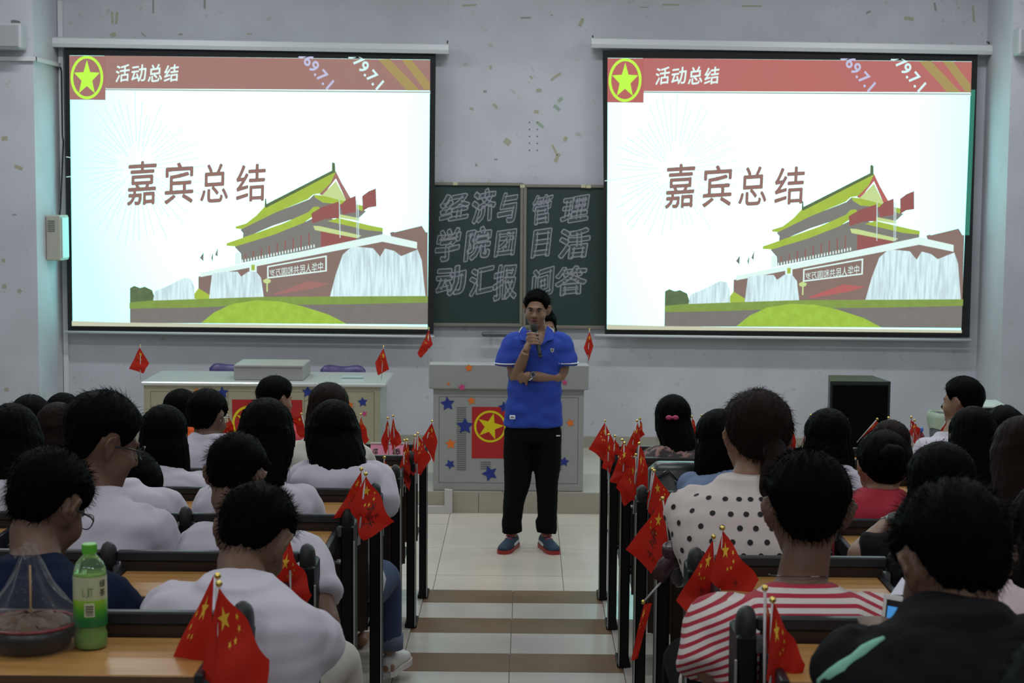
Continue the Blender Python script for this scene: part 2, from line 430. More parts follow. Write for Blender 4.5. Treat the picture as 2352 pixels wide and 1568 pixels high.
for j in range(5):
    for i in range(2):
        c = at(1216+i*18, 281+j*16, YW-.002); b = MB(); b.add(*ball(c, (.006, .003, .006), 8, 6)); b.build('drill_hole', PODL, wf)

# ------------------------------------------------------------------ projected slide
QUADS = [[(160,127),(988,137),(982,755),(167,747)], [(1396,133),(2232,141),(2207,763),(1394,755)]]
def lerp(a, b, t): return a+(b-a)*t
def uvL(x, y):
    Q = QUADS[0]
    for it in range(6):
        u = .5 if it == 0 else u
        yt = lerp(Q[0][1], Q[1][1], u); yb = lerp(Q[3][1], Q[2][1], u); v = (y-yt)/(yb-yt)
        xl = lerp(Q[0][0], Q[3][0], v); xr = lerp(Q[1][0], Q[2][0], v); u = (x-xl)/(xr-xl)
    return u, v
def z6(L): return [(440+x/3.734, 340+y/3.734) for x, y in L]
slmats = {}
def em(name, r, g, b_, st=1.0, **k):
    f = lambda v, t: v*.88+t*.12  # washed-out projection haze mixed into every slide colour
    return mat('slide_'+name, S(f(r, 225), f(g, 240), f(b_, 240)), emit=st, **k)
YG = em('roof_yellow_green', 172, 200, 62, noise=.25, nscale=9); DK = em('dark_timber', 122, 118, 112, noise=.15, nscale=12); BR = em('wall_brown', 132, 106, 98, noise=.15, nscale=6)
WHc = em('white', 226, 252, 246); RD = em('flag_red', 142, 76, 72); FT = em('fountain', 222, 250, 255, noise=.34, nscale=5, stretch=(9, 1, .7), thr=(.3, .6))
GL = em('lawn', 132, 160, 66, noise=.3, nscale=14); HG = em('hedge', 118, 112, 106, noise=.2, nscale=10); MD = em('mound', 168, 208, 62, noise=.35, nscale=16)
TX = em('title_red', 138, 98, 90); LM = em('emblem_lime', 190, 255, 62); BT = em('strip', 196, 196, 168); CY = em('burst', 205, 247, 248)
GP = em('gable', 196, 218, 138); DT = em('dark_tree', 92, 112, 72, noise=.4, nscale=20); YD = em('gold_band', 160, 138, 78); LV = em('lavender_digits', 190, 190, 225); CD = em('cyan_digits', 214, 250, 250)
HR = [em('header_mauve', 150, 116, 108, noise=1, nscale=1.4, col2=S(166, 118, 110)), em('header_red', 176, 96, 96, noise=1, nscale=1.4, col2=S(188, 112, 104))]
LG = [em('logo_ground', 156, 102, 96), em('logo_ground_red', 178, 88, 84)]
def sky_mat():
    m = bpy.data.materials.new('slide_sky'); m.use_nodes = True; nt = m.node_tree; b = nt.nodes['Principled BSDF']
    b.inputs['Base Color'].default_value = (0, 0, 0, 1); b.inputs['Specular IOR Level'].default_value = 0; b.inputs['Emission Strength'].default_value = 1.12
    a = nt.nodes.new('ShaderNodeAttribute'); a.attribute_name = 'tint'; nt.links.new(a.outputs['Color'], b.inputs['Emission Color'])
    return m
SKYM = sky_mat()
SY = 14.60
SCR = []
for si, Q in enumerate(QUADS):
    def P3(x, y, lay=0, uv=None):
        u, v = uv if uv else uvL(x, y)
        px = lerp(lerp(Q[0][0], Q[1][0], u), lerp(Q[3][0], Q[2][0], u), v); py = lerp(lerp(Q[0][1], Q[1][1], u), lerp(Q[3][1], Q[2][1], u), v)
        p = at(px, py, SY); p[1] -= .0015+.0006*lay; return p
    O = [[(148,110),(1001,121),(996,767),(156,760)], [(1384,115),(2246,122),(2227,775),(1389,769)]][si]
    nm = ['left', 'right'][si]
    root = empty('projection_screen', at((O[0][0]+O[1][0])/2, O[2][1], SY), ['pull-down screen on the left side of the chalkboard, lit with a slide', 'pull-down screen on the right side of the chalkboard, lit with a slide'][si], 'screen', 'projection screens on the front wall')
    T = [at(x, y, SY) for x, y in O]
    fr = [p.copy() for p in T]; bk = [p+np.array([0, .004, 0]) for p in T]
    mk('black_border', fr+bk, [(3, 2, 1, 0), (4, 5, 6, 7), (0, 1, 5, 4), (1, 2, 6, 5), (2, 3, 7, 6), (3, 0, 4, 7)], BLACKF, root)
    # case and bottom bar
    C0 = [(118,93,1031,112),(1358,95,2278,115)][si]
    a = at(C0[0], C0[1], SY); c = at(C0[2], C0[3], SY); l0 = at(C0[0], C0[1]+13, SY)
    pr = [(0, -.055), (.03, -.07), (.075, -.06), (.09, 0), (.075, .06), (.0, .07)]
    ends = []
    for e, p in ((0, at(C0[0], C0[1]+15, SY)), (1, at(C0[2], C0[1]+15+16, SY))):
        ends.append([(p[0], SY+.02+q, p[2]+z) for z, q in pr])
    V = ends[0]+ends[1]; n = 6
    mk('screen_case', V, [tuple(range(n-1, -1, -1)), tuple(range(n, 2*n))]+[(i, (i+1) % n, n+(i+1) % n, n+i) for i in range(n)], WHITEM, root)
    B0 = [(147,762,997,773),(1366,770,2231,781)][si]
    mk_ = MB(); mk_.add(*loft([at(B0[0], B0[1], SY-.005), at(B0[2], B0[3], SY-.005)], .012, .012, 10)); mk_.build('bottom_bar', WHITEM, root, True)
    for ex in (C0[0]+4, C0[2]-4):
        p = at(ex, C0[1]+(4 if ex < (C0[0]+C0[2])/2 else 18), SY); q = p+np.array([0, .1, .07])
        MB().add(*loft([p, p+np.array([0, .05, .06]), q], .006, .006, 6)).build('hanging_wire', mat('rusty_wire', (.03, .02, .015, 1), .7), root)
    # sky with hot-spot falloff carried in the projected picture
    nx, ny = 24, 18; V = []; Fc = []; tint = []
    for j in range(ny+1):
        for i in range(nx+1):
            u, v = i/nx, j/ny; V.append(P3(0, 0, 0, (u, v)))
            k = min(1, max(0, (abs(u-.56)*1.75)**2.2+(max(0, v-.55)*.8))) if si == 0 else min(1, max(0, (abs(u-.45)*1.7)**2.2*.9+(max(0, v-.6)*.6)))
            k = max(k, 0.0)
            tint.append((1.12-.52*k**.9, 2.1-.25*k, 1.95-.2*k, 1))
    for j in range(ny):
        for i in range(nx): q = j*(nx+1)+i; Fc.append((q, q+nx+1, q+nx+2, q+1))
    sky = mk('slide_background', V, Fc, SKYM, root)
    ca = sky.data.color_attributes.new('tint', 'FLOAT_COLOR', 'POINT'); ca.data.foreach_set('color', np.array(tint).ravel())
    mats = [YG, DK, BR, WHc, RD, FT, GL, HG, MD, LM, BT, CY, GP, DT, YD, HR[si], LG[si], TX]
    pic = MB(); layer = [1]
    def poly(L, m, keep=False):
        if not keep: layer[0] += 1
        pts = [P3(x, y, layer[0]) for x, y in L]
        pic.add(pts, [tuple(range(len(pts)-1, -1, -1))], mats.index(m))
    # firework burst
    for i in range(54):
        a = 2*math.pi*i/54+random.uniform(-.03, .03); r0 = random.uniform(25, 70); r1 = random.uniform(105, 170)
        cx, cy = 315, 385; dx, dy = math.cos(a), math.sin(a)*1.08; wv = .8
        poly([(cx+dx*r0-dy*wv, cy+dy*r0+dx*wv), (cx+dx*r1-dy*wv, cy+dy*r1+dx*wv), (cx+dx*r1+dy*wv, cy+dy*r1-dx*wv), (cx+dx*r0+dy*wv, cy+dy*r0-dx*wv)], CY, True)
    # header
    hx0, hx1 = 245, 988
    poly([(240, 128), (988, 137.5), (988, 208), (243, 203)], HR[si])
    poly([(868, 136), (895, 136), (965, 208), (935, 208)], YD); poly([(922, 136.5), (945, 137), (987, 190), (987, 206), (975, 206)], YD)
    poly([(243, 203), (988.5, 209.5), (988.5, 215), (243, 208)], WHc); poly([(243, 205), (988.5, 211), (988.5, 212.6), (243, 206.6)], DK)
    poly([(159.5, 127.5), (243, 128.5), (243, 230), (160.5, 229)], LG[si])
    ring = []; layer[0] += 1; n = 40
    for rr in (1.0, .84):
        for i in range(n): a = 2*math.pi*i/n; ring.append(P3(200+37.5*rr*math.cos(a), 178+50*(rr+.03*(rr < 1))*math.sin(a), layer[0]))
    pic.add(ring, [(i, n+i, n+(i+1) % n, (i+1) % n) for i in range(n)], mats.index(LM))
    st = star2d(0, 0, 1, 0, .42); layer[0] += 1
    pts = [P3(200+31*x, 180-42*y, layer[0]) for x, y in st]+[P3(200, 180, layer[0])]
    pic.add(pts, [(10, (i+1) % 10, i) for i in range(10)], mats.index(LM))
    # gate, lawns, fountains
    poly([(299, 683), (352, 688), (600, 684), (983, 680), (982.5, 745), (299, 741)], HG)
    poly([(299, 661), (309, 656), (322, 661), (333, 658), (350, 666), (356, 684), (352, 700), (299, 700)], DT)
    poly(z6([(1700,725),(1732,715),(1740,722),(1975,665),(2010,722),(2026,718),(2026,1290),(1900,1290)]), BR)
    poly(z6([(60,1100),(1640,790),(1940,850),(1990,960),(2015,1290),(60,1290)]), BR)
    poly(z6([(-5,1290),(60,1200),(160,1260),(160,1300)]), YG)
    poly(z6([(700,1250),(1000,1140),(1190,1160),(1060,1200),(740,1255)]), LG[si])
    poly(z6([(420,700),(700,560),(1010,438),(1050,400),(1090,430),(1270,470),(1500,540),(1430,605),(1100,570),(1040,540),(1030,555),(700,665),(440,775),(445,730)]), DK)
    poly(z6([(370,845),(700,740),(960,640),(1040,600),(1180,600),(1450,660),(1640,710),(1640,745),(1050,865),(430,985),(425,905)]), DK)
    poly(z6([(1110,700),(1400,765),(1425,785),(1110,850)]), RD)
    for i in range(9): x = 460+i*68; poly(z6([(x, 905-i*22), (x+9, 903-i*22), (x+9, 965-i*14), (x, 967-i*14)]), RD, True)
    poly(z6([(380,690),(380,672),(470,645),(560,575),(630,498),(1215,190),(1240,200),(1215,285),(1130,385),(1045,398),(1000,438),(700,562),(430,695)]), YG)
    poly(z6([(628,498),(632,430),(642,432),(645,478),(1205,192),(1205,130),(1215,120),(1232,132),(1236,205),(1215,215),(640,512)]), DT)
    poly(z6([(1240,200),(1290,300),(1368,432),(1330,455),(1240,262),(1128,405),(1095,398),(1195,300)]), LG[si])
    poly(z6([(1240,280),(1335,462),(1120,405)]), GP)
    poly(z6([(1050,398),(1120,405),(1340,462),(1480,495),(1475,540),(1290,482),(1130,468),(1062,425)]), YG)
    poly(z6([(303,838),(303,815),(440,768),(780,648),(1005,548),(1045,505),(1090,500),(1112,525),(1040,590),(960,642),(700,745),(380,842)]), YG)
    poly(z6([(1170,625),(1260,598),(1560,668),(1642,684),(1642,716),(1500,702)]), YG)
    poly(z6([(1268,566),(1440,600),(1440,625),(1268,598)]), GP)
    poly(z6([(1045,665),(1100,668),(1460,750),(1420,772),(1060,702)]), GP)
    poly(z6([(80,1068),(1640,738),(1935,805),(1935,862),(1640,802),(80,1105)]), WHc)
    for i in range(26): x = 435+i*24.5; y = 975-(x-435)*.212; poly(z6([(x, y-14), (x+5, y-24), (x+11, y-14), (x+11, y+6), (x, y+8)]), WHc, True)
    poly(z6([(498,985),(560,978),(562,1062),(500,1066)]), WHc); poly(z6([(515,1000),(545,998),(545,1045),(517,1048)]), YG)
    poly(z6([(375,905),(400,885),(422,905),(424,990),(376,1000)]), WHc)
    for L in ([(1030,560),(1120,505),(1265,458),(1268,600),(1150,608),(1040,645)], [(1275,492),(1330,440),(1410,408),(1415,548),(1340,560),(1300,572)], [(1465,412),(1520,370),(1583,345),(1588,500),(1520,510),(1470,540)]):
        poly(z6(L), RD)
    for x in (1266, 1412, 1426): poly(z6([(x, 440), (x+7, 440), (x+13, 770), (x+7, 770)]), FT, True)
    for L in ([(75,940),(108,890),(106,970)], [(172,940),(190,890),(186,980)], [(205,915),(230,850),(228,930)]): poly(z6(L), HG)
    poly(z6([(652,1010),(1163,918),(1163,1055),(652,1118)]), WHc); poly(z6([(664,1020),(1150,933),(1150,1045),(664,1104)]), BR)
    V, Fc2 = textgeo('中华人民共和国万岁'); Vt = fit(V, 0, 1, 0, 1); layer[0] += 1; pts = []
    for x, y, _ in Vt: X = 1130-455*x; pts.append(P3(*z6([(X, lerp(1108, 1062, (X-664)/486)-10-y*lerp(55, 85, (X-664)/486))])[0], layer[0]))
    pic.add(pts, Fc2, mats.index(WHc))
    poly(z6([(1190,1272),(1240,1080),(1300,910),(1370,850),(1430,845),(1560,858),(1620,930),(1660,860),(1740,880),(1800,925),(1940,868),(1975,960),(2008,1272)]), FT)
    poly(z6([(155,1298),(180,1075),(270,1060),(400,1058),(430,1100),(490,1058),(560,1060),(600,1110),(625,1288)]), FT)
    poly(z6([(-325,1308),(-310,1225),(-200,1180),(-60,1110),(0,1120),(30,1190),(30,1300)]), FT)
    poly(z6([(618,1130),(650,1115),(684,1130),(680,1150),(658,1160),(658,1230),(646,1230),(646,1160),(622,1150)]), GP)
    poly([(299, 694), (340, 690), (600, 681), (983, 679), (983, 694), (800, 698), (600, 700), (430, 706), (299, 708)], GL)
    poly(z6([(90,1495),(200,1405),(350,1335),(560,1302),(760,1312),(950,1352),(1180,1425),(1335,1505)]), MD)
    poly([(167, 736), (300, 740), (982, 749), (982, 755.5), (167, 747.5)], BT)
    tl = at(0, 0, SY)
    pic.build('projected_picture', mats, root)
    # writing
    def write(chars, m, name, lay=70, off=.034):
        mb = MB()
        for ch, x0, x1, y0, y1 in chars:
            O, Fo, U, Fc3 = outline(ch, 0.0, off)
            for W2, F2, e in ((O, Fo, 1), (U, Fc3, 0)): mb.add([P3(lerp(x0, x1, q[0])+(q[1]-.5)*2, lerp(y1, y0, q[1])-(q[0]-.5)*4, lay+e) for q in W2], F2)
        mb.build(name, m, root)
    write([('活', 269, 300, 150, 188), ('动', 305, 338, 150, 188), ('总', 343, 375, 149, 188), ('结', 380, 412, 150, 188)], WHc, 'slide_heading')
    write([('嘉', 296, 361, 371, 470), ('宾', 381, 446, 374, 467), ('总', 463, 526, 377, 464), ('结', 545, 611, 378, 462)], TX, 'slide_title', off=.030)
    # slanting year digits, cut off by the top edge of the picture
    for txt, x0, y0, m, nm2 in (('1969.7.1', 752, 208, LV, 'slide_digits'), ('1979.7.1', 866, 209, CD, 'slide_digits')):
        V, Fc4 = textgeo(txt, 0, .02); Vt = fit(V, 0, 1, 0, 1); L, Hh = 118, 32; an = math.radians(49)
        pts = []
        for x, y, _ in Vt:
            a = (x-1)*L; d = -y*Hh; X = x0+a*math.cos(an)-d*math.sin(an)*.75; Y = y0+a*math.sin(an)+d*math.cos(an); pts.append((X, Y))
        ok = [y >= 124+(x-160)*.012 and y <= 205+(x-243)*.0087 for x, y in pts]
        Fk = [f for f in Fc4 if any(ok[i] for i in f)]
        pts = [(x, min(max(y, 124+(x-160)*.012), 205+(x-243)*.0087)) for x, y in pts]
        mk(nm2, [P3(x, y, 72) for x, y in pts], Fk, m, root)
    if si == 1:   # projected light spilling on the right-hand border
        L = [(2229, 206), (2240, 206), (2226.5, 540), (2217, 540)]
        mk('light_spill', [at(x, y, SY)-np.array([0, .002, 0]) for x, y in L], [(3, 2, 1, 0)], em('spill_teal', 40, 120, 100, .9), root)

# ------------------------------------------------------------------ chalkboard
BY = 14.70
root = empty('chalkboard', at(1192, 750, BY), 'green chalkboard with chalk writing between the two screens', 'chalkboard')
for (x0, x1, y0, y1) in ((975, 1200, 418, 750), (1203, 1400, 423, 755)):
    a = at(x0, y0, BY); c = at(x1, y1, BY)
    MB().box(a[0], c[0], BY, BY+.02, c[2], a[2]).build('board_panel', BOARD, root)
    t = .027
    for (n_, X0, X1, Z0, Z1) in (('frame_top', a[0], c[0], a[2]-t, a[2]), ('frame_bottom', a[0], c[0], c[2], c[2]+t), ('frame_side', a[0], a[0]+t, c[2]+t, a[2]-t), ('frame_side', c[0]-t, c[0], c[2]+t, a[2]-t)):
        MB().box(X0, X1, BY-.02, BY-.0005, Z0, Z1, bev=.004).build(n_, ALU, root)
GLY = [('经',1010,1078,443,506),('济',1084,1140,435,510),('与',1143,1189,442,512),('学',1001,1058,524,598),('院',1068,1128,522,596),('团',1138,1186,527,588),
       ('动',1001,1070,610,678),('汇',1078,1135,612,676),('报',1133,1188,608,688),('管',1221,1268,446,514),('理',1290,1354,450,510),('日',1223,1266,525,590),('活',1284,1354,524,593),
       ('问',1222,1272,614,682),('答',1276,1348,612,678)]
mb = MB(); mb2 = MB()
CFILL = mat('thin_chalk', (.085, .115, .12, 1), .9, noise=.5, nscale=50)
for gi, (ch, x0, x1, y0, y1) in enumerate(GLY):
    rr = random.uniform(-.04, .04); O, Fo, U, Fc = outline(ch, .036, .046); mb = MB()
    for W2, F2, mi, dy in ((O, Fo, 0, .0022), (U, Fc, 1, .0012)):
        if mi == 0: jit_ = np.repeat(rng.uniform(0, .0022, len(Fo)), 4)
        else: jit_ = np.zeros(len(W2))
        mb.add([at(lerp(x0+3, x1-3, x)+(y-.5)*6+1.2*math.sin(y*5+gi), lerp(y1-3, y0+3, y)-(x-.5)*(8+rr*60)+1.6*math.sin(x*4+gi*2), BY-dy-jj) for (x, y), jj in zip(W2[:, :2], jit_)], F2, mi)
    mb.build('chalk_character', [CHALK, CFILL], root, kind='stuff')
for (x, y) in ((1046, 421), (1340, 427), (1352, 428), (1200, 427)):
    p = at(x, y, BY-.022); MB().box(p[0]-.02, p[0]+.02, p[1]-.002, p[1]+.001, p[2]-.015, p[2]+.012).build('tape_patch', mat('old_tape', (.5, .48, .3, 1), .6), root)
a = at(1112, 760, BY-.06); c = at(1192, 775, BY-.06)
r_ = empty('board_lamp', a, 'slim grey tube hanging under the chalkboard left of the speaker', 'tube')
MB().add(*capsule((a[0], a[1], (a[2]+c[2])/2), (c[0], a[1], (a[2]+c[2])/2), .022, .022)).build('tube', mat('grey_tube', (.10, .10, .11, 1), .4), r_, True)
MB().box(a[0]+.05, a[0]+.07, a[1], YW, (a[2]+c[2])/2-.01, (a[2]+c[2])/2+.015).build('bracket', ALU, r_)

# boxes on the side corners, cable, pipe
p0 = at(-40, 52, YF-.2); p1 = at(48, 112, YF-.2)
r_ = empty('wall_speaker', ((p0[0]+p1[0])/2, YF-.1, p1[2]), 'pale grey speaker box high on the wall at the top left', 'speaker')
MB().box(p0[0], p1[0], YF-.2, YF-.02, p1[2], p0[2], bev=.012).build('housing', mat('light_grey_housing', (.42, .43, .45, 1), .5), r_)
MB().box(p0[0]+.02, p1[0]-.02, YF-.208, YF-.2, p1[2]+.02, p0[2]-.02).build('grille', mat('grille_grey', (.33, .33, .35, 1), .7), r_)
MB().box(p1[0]-.10, p1[0]-.06, YF-.12, YF, p0[2], p0[2]+.03).build('bracket', PODL, r_)
p0 = at(2342, 62, YF-.2); p1 = at(2440, 126, YF-.2)
r_ = empty('wall_speaker', ((p0[0]+p1[0])/2, YF-.1, p1[2]), 'pale grey speaker box cut off by the right edge at the top right', 'speaker')
MB().box(p0[0], p1[0], YF-.2, YF-.02, p1[2], p0[2], bev=.012).build('housing', MATS['light_grey_housing'], r_)
MB().box(p0[0]+.02, p1[0]-.02, YF-.208, YF-.2, p1[2]+.02, p0[2]-.02).build('grille', MATS['grille_grey'], r_)
p0 = at(90, 494, 14.28); p1 = at(113, 598, 14.28)
r_ = empty('wall_switch_box', (XL, 14.36, p1[2]), 'beige vented box on the side of the left wall corner', 'box')
MB().box(XL+.002, XL+.125, 14.24, 14.50, p1[2]+.0, p0[2], bev=.008).build('housing', mat('beige_housing', (.40, .38, .32, 1), .5), r_)
for j in range(6): MB().box(XL+.02, XL+.08, 14.236, 14.24, p0[2]-.05-j*.017, p0[2]-.043-j*.017).build('vent_slot', PODL, r_)
MB().box(XL+.125, XL+.135, 14.27, 14.47, p1[2]+.02, p0[2]-.02, bev=.002).build('cover', mat('clear_cover', (.5, .55, .55, 1), .2), r_)
zc = at(60, 136, YF)[2]
b = MB(); b.box(-SIDE+.01, XL+.03, YF-.032, YF-.002, zc-.015, zc+.018); b.box(XL+.002, XL+.03, YF-.03, YW-.03, zc-.015, zc+.018)
tag(b.build('cable_trunking', WHITEM), 'thin white cable trunking running round the top left wall corner', 'trunking')
P = [(XL+.02, YW-.04, zc), (XL+.035, YW-.05, zc-.05), (XL+.03, YW-.04, zc-.6), (XL+.04, YW-.05, 2.8), (XL+.06, 14.5, p0[2]+.05), (XL+.06, 14.45, p0[2]-.01)]
b = MB(); b.add(*loft(P, .006, .006, 6)); tag(b.build('cable', BLKM), 'thin dark cable running down the wall corner to the beige box', 'cable')
b = MB(); x = at(147, 400, YW-.03)[0]; b.box(x-.03, x+.012, YW-.04, YW, PLH+.1, 4.0)
tag(b.build('wall_conduit', WHITEM), 'white vertical conduit on the wall left of the left screen', 'conduit')

# ------------------------------------------------------------------ podium
def extr(P, y0, y1):
    n = len(P); V = [(x, y0, z) for x, z in P]+[(x, y1, z) for x, z in P]
    return V, [tuple(range(n)), tuple(range(2*n-1, n-1, -1))]+[((i+1) % n, i, n+i, n+(i+1) % n) for i in range(n)]
def paper_stars(L, Y, par):
    for (x, y, r, m, rot) in L:
        c = at(x, y, Y); s_ = r/at_scale(Y)
        P = star2d(c[0], c[2], s_, rot, .5); V, Fc = extr(P, Y-.004, Y-.001)
        # soften: build as fan
        mk('paper_star', V, Fc, m, par, label={id(PBLUE): 'blue paper star', id(PORANGE): 'orange paper star', id(PPINK): 'pink paper star'}[id(m)])
def at_scale(Y): return np.linalg.norm(at(1277, 900, Y)-at(1177, 900, Y))**-1*100
PY = YP+.03
a = at(995, 897, PY); c = at(1339, 1127, PY); t0 = at(985, 835, PY-.04); t1 = at(1352, 896, PY-.04)
pod = empty('podium', (c[0]/2+a[0]/2, PY+.3, PLH), 'grey steel lecture podium covered with paper stars behind the speaker', 'podium')
MB().box(a[0], c[0], PY, PY+.58, PLH+.002, t1[2]+.002, bev=.006).build('cabinet', PODG, pod)
MB().box(t0[0], t1[0], PY-.04, PY+.10, t1[2], t0[2], bev=.008).build('front_hood', PODG, pod)
MB().box(t0[0], t1[0], PY+.10, PY+.64, t1[2], t0[2]-.09, bev=.006).build('work_top', PODG, pod)
d0 = at(1008, 910, PY); d1 = at(1327, 1111, PY); t = .004
for X0, X1, Z0, Z1 in ((d0[0], d1[0], d0[2]-t, d0[2]), (d0[0], d1[0], d1[2], d1[2]+t), (d0[0], d0[0]+t, d1[2], d0[2]), (d1[0]-t, d1[0], d1[2], d0[2])):
    MB().box(X0, X1, PY-.001, PY+.004, Z0, Z1).build('door_groove', PODL, pod)
for (xs, y0, y1) in (((1049, 1071), 935, 1078), ((1104, 1127), 1060, 1078), ((1212, 1230), 1060, 1078), ((1268, 1290), 935, 1078)):
    b = MB(); y = y0
    while y < y1:
        u = at(xs[0], y, PY); v = at(xs[1], y+2, PY); b.box(u[0], v[0], PY-.003, PY+.001, v[2], u[2]); y += 4.9
    b.build('vent_louvres', PODL, pod, kind='stuff')
paper_stars([(1047,862,11,PBLUE,.1),(1130,871,12,PBLUE,-.3),(1028,927,17,PBLUE,.1),(1068,978,20,PBLUE,.0),(1034,1066,12,PBLUE,.5),(1125,1087,19,PBLUE,.35),(1296,1060,12,PBLUE,-.1),
  (1083,920,10,PORANGE,.2),(1035,1019,13,PORANGE,.1),(1310,971,10,PORANGE,.3),(1158,935,14,PBLUE,.1)], PY, pod)
paper_stars([(1077,845,10,PORANGE,.1),(1030,881,4,PORANGE,.1),(1061,889,9,PPINK,.2),(1297,878,7,PPINK,0)], PY-.04, pod)
def league_flag(x0, y0, x1, y1, cx, cy, r, Y, par, rot=-.25):
    a = at(x0, y0, Y); c = at(x1, y1, Y)
    fl_ = MB().box(a[0], c[0], Y-.003, Y-.001, c[2], a[2]).build('red_poster', PRED, par, label='red poster with a yellow ringed star')
    s_ = r/at_scale(Y); o = at(cx, cy, Y); n = 40; V = []
    for rr in (1, .87):
        for i in range(n): V.append((o[0]+s_*rr*math.cos(2*math.pi*i/n), Y-.0045, o[2]+s_*rr*math.sin(2*math.pi*i/n)))
    mk('emblem_ring', V, [(i, (i+1) % n, n+(i+1) % n, n+i) for i in range(n)], PYEL, fl_)
    P = star2d(o[0], o[2], s_*.86, rot, .40); V = [(x, Y-.0045, z) for x, z in P]+[(o[0], Y-.0045, o[2])]
    mk('emblem_star', V, [(10, i, (i+1) % 10) for i in range(10)], PYEL, fl_)
league_flag(1084, 934, 1228, 1053, 1126, 979, 37, PY, pod)

# ------------------------------------------------------------------ teacher's desk on the left of the platform
DY = 12.95
a = at(330, 890, DY); c = at(872, 890, DY); tt = at(322, 882, DY-.03); tb = at(886, 890, DY-.03)
topz = at(600, 884, DY-.03)[2]
dk = empty('teacher_desk', ((a[0]+c[0])/2, DY+.3, PLH), 'long cream desk with a pale top and paper stars on the platform at the left', 'desk')
MB().box(tt[0], tb[0], DY-.03, DY+.74, topz-.012, topz+.018, bev=.008).build('desk_top', DESKT, dk)
MB().box(a[0], c[0], DY, DY+.02, PLH+.002, topz-.012).build('front_panel', DESKC, dk)
for x in (a[0], c[0]-.02): MB().box(x, x+.02, DY+.02, DY+.70, PLH+.002, topz-.012).build('side_panel', mat('white_side', (.5, .52, .5, 1), .5), dk)
for (x0, x1) in ((523, 700), (712, 860), (345, 512)):
    u = at(x0, 898, DY); v = at(x1, 990, DY)
    for X0, X1, Z0, Z1 in ((u[0], v[0], u[2]-.004, u[2]), (u[0], u[0]+.004, PLH+.1, u[2]), (v[0]-.004, v[0], PLH+.1, u[2])):
        MB().box(X0, X1, DY-.001, DY+.003, Z0, Z1).build('panel_groove', mat('cream_groove', (.16, .14, .09, 1), .7), dk)
paper_stars([(511,902,15,PBLUE,.1),(707,900,14,PBLUE,0),(833,923,12,PBLUE,.1),(377,940,9,PBLUE,.2),(452,897,7,PORANGE,0),(804,930,9,PORANGE,.2),(837,950,7,PPINK,.3)], DY, dk)
league_flag(533, 917, 695, 1052, 575, 972, 42, DY, dk)
u = at(537, 877, DY+.12); v = at(697, 877, DY+.12); zt = at(600, 838, DY+.12)[2]
pc = empty('computer_case', ((u[0]+v[0])/2, DY+.3, topz+.019), 'flat grey box lying on the cream desk', 'box')
MB().box(u[0], v[0], DY+.12, DY+.55, topz+.019, zt, bev=.006).build('case', mat('warm_grey_steel', (.30, .29, .28, 1), .5), pc)
MB().box(u[0]+.01, v[0]-.01, DY+.116, DY+.12, zt-.022, zt-.018).build('seam', PODL, pc)
u = at(785, 868, DY+.3); MB()
b = MB().box(u[0], u[0]+.17, DY+.28, DY+.33, topz+.019, topz+.035, bev=.004)
tag(b.build('ruler', mat('pale_teal_plastic', (.35, .48, .47, 1), .4)), 'pale teal strip lying on the cream desk top at the right', 'ruler')
# purple chairs behind it
def seat_chair(px0, px1, pyt, label):
    Yc = 14.15; a = at(px0, pyt, Yc); c = at(px1, pyt, Yc); cx = (a[0]+c[0])/2; zt = a[2]; hw = (c[0]-a[0])/2
    r_ = empty('office_chair', (cx, Yc-.25, PLH), label, 'chair', 'purple chairs behind the cream desk')
    V = []; n = 12; rows_ = 8
    for side in (0, 1):
        for j in range(rows_):
            for i in range(n+1):
                t = i/n*2-1; s_ = j/(rows_-1)
                x = cx+hw*t*(1-.10*s_); z = zt-.42*s_-(.05*abs(t)**6 if j == 0 else .03*abs(t)**6*(1-s_))-.012*math.cos(t*3)*(1-s_)
                V.append((x, Yc+.03*(1-t*t)+.05*(1-s_)+(.02 if side else 0), z))
    Fc = []; m = n+1; tot = m*rows_
    for j in range(rows_-1):
        for i in range(n):
            q = j*m+i; Fc.append((q, q+1, q+m+1, q+m)); Fc.append((tot+q, tot+q+m, tot+q+m+1, tot+q+1))
    ed = [j*m for j in range(rows_)]+[(rows_-1)*m+i for i in range(1, m)]+[j*m+n for j in range(rows_-2, -1, -1)]+[i for i in range(n-1, 0, -1)]
    for i in range(len(ed)): q, r2 = ed[i], ed[(i+1) % len(ed)]; Fc.append((q, r2, tot+r2, tot+q))
    mk('backrest', V, Fc, PURP, r_, True)
    MB().box(cx-hw, cx+hw, Yc-.47, Yc-.03, PLH+.42, PLH+.46, bev=.015).build('seat', PURP, r_)
    for sx in (-1, 1):
        for yy in (-.44, -.02): MB().add(*loft([(cx+sx*hw*.85, Yc+yy, PLH), (cx+sx*hw*.8, Yc+yy, PLH+.42)], .012, .012, 8)).build('leg', BLKM, r_)
        MB().add(*loft([(cx+sx*hw*.6, Yc-.05, PLH+.44), (cx+sx*hw*.6, Yc+.05, PLH+.62)], .012, .012, 8)).build('back_support', BLKM, r_)
seat_chair(478, 580, 836, 'purple moulded chair behind the flat grey box'); seat_chair(734, 838, 840, 'purple moulded chair right of the flat grey box')

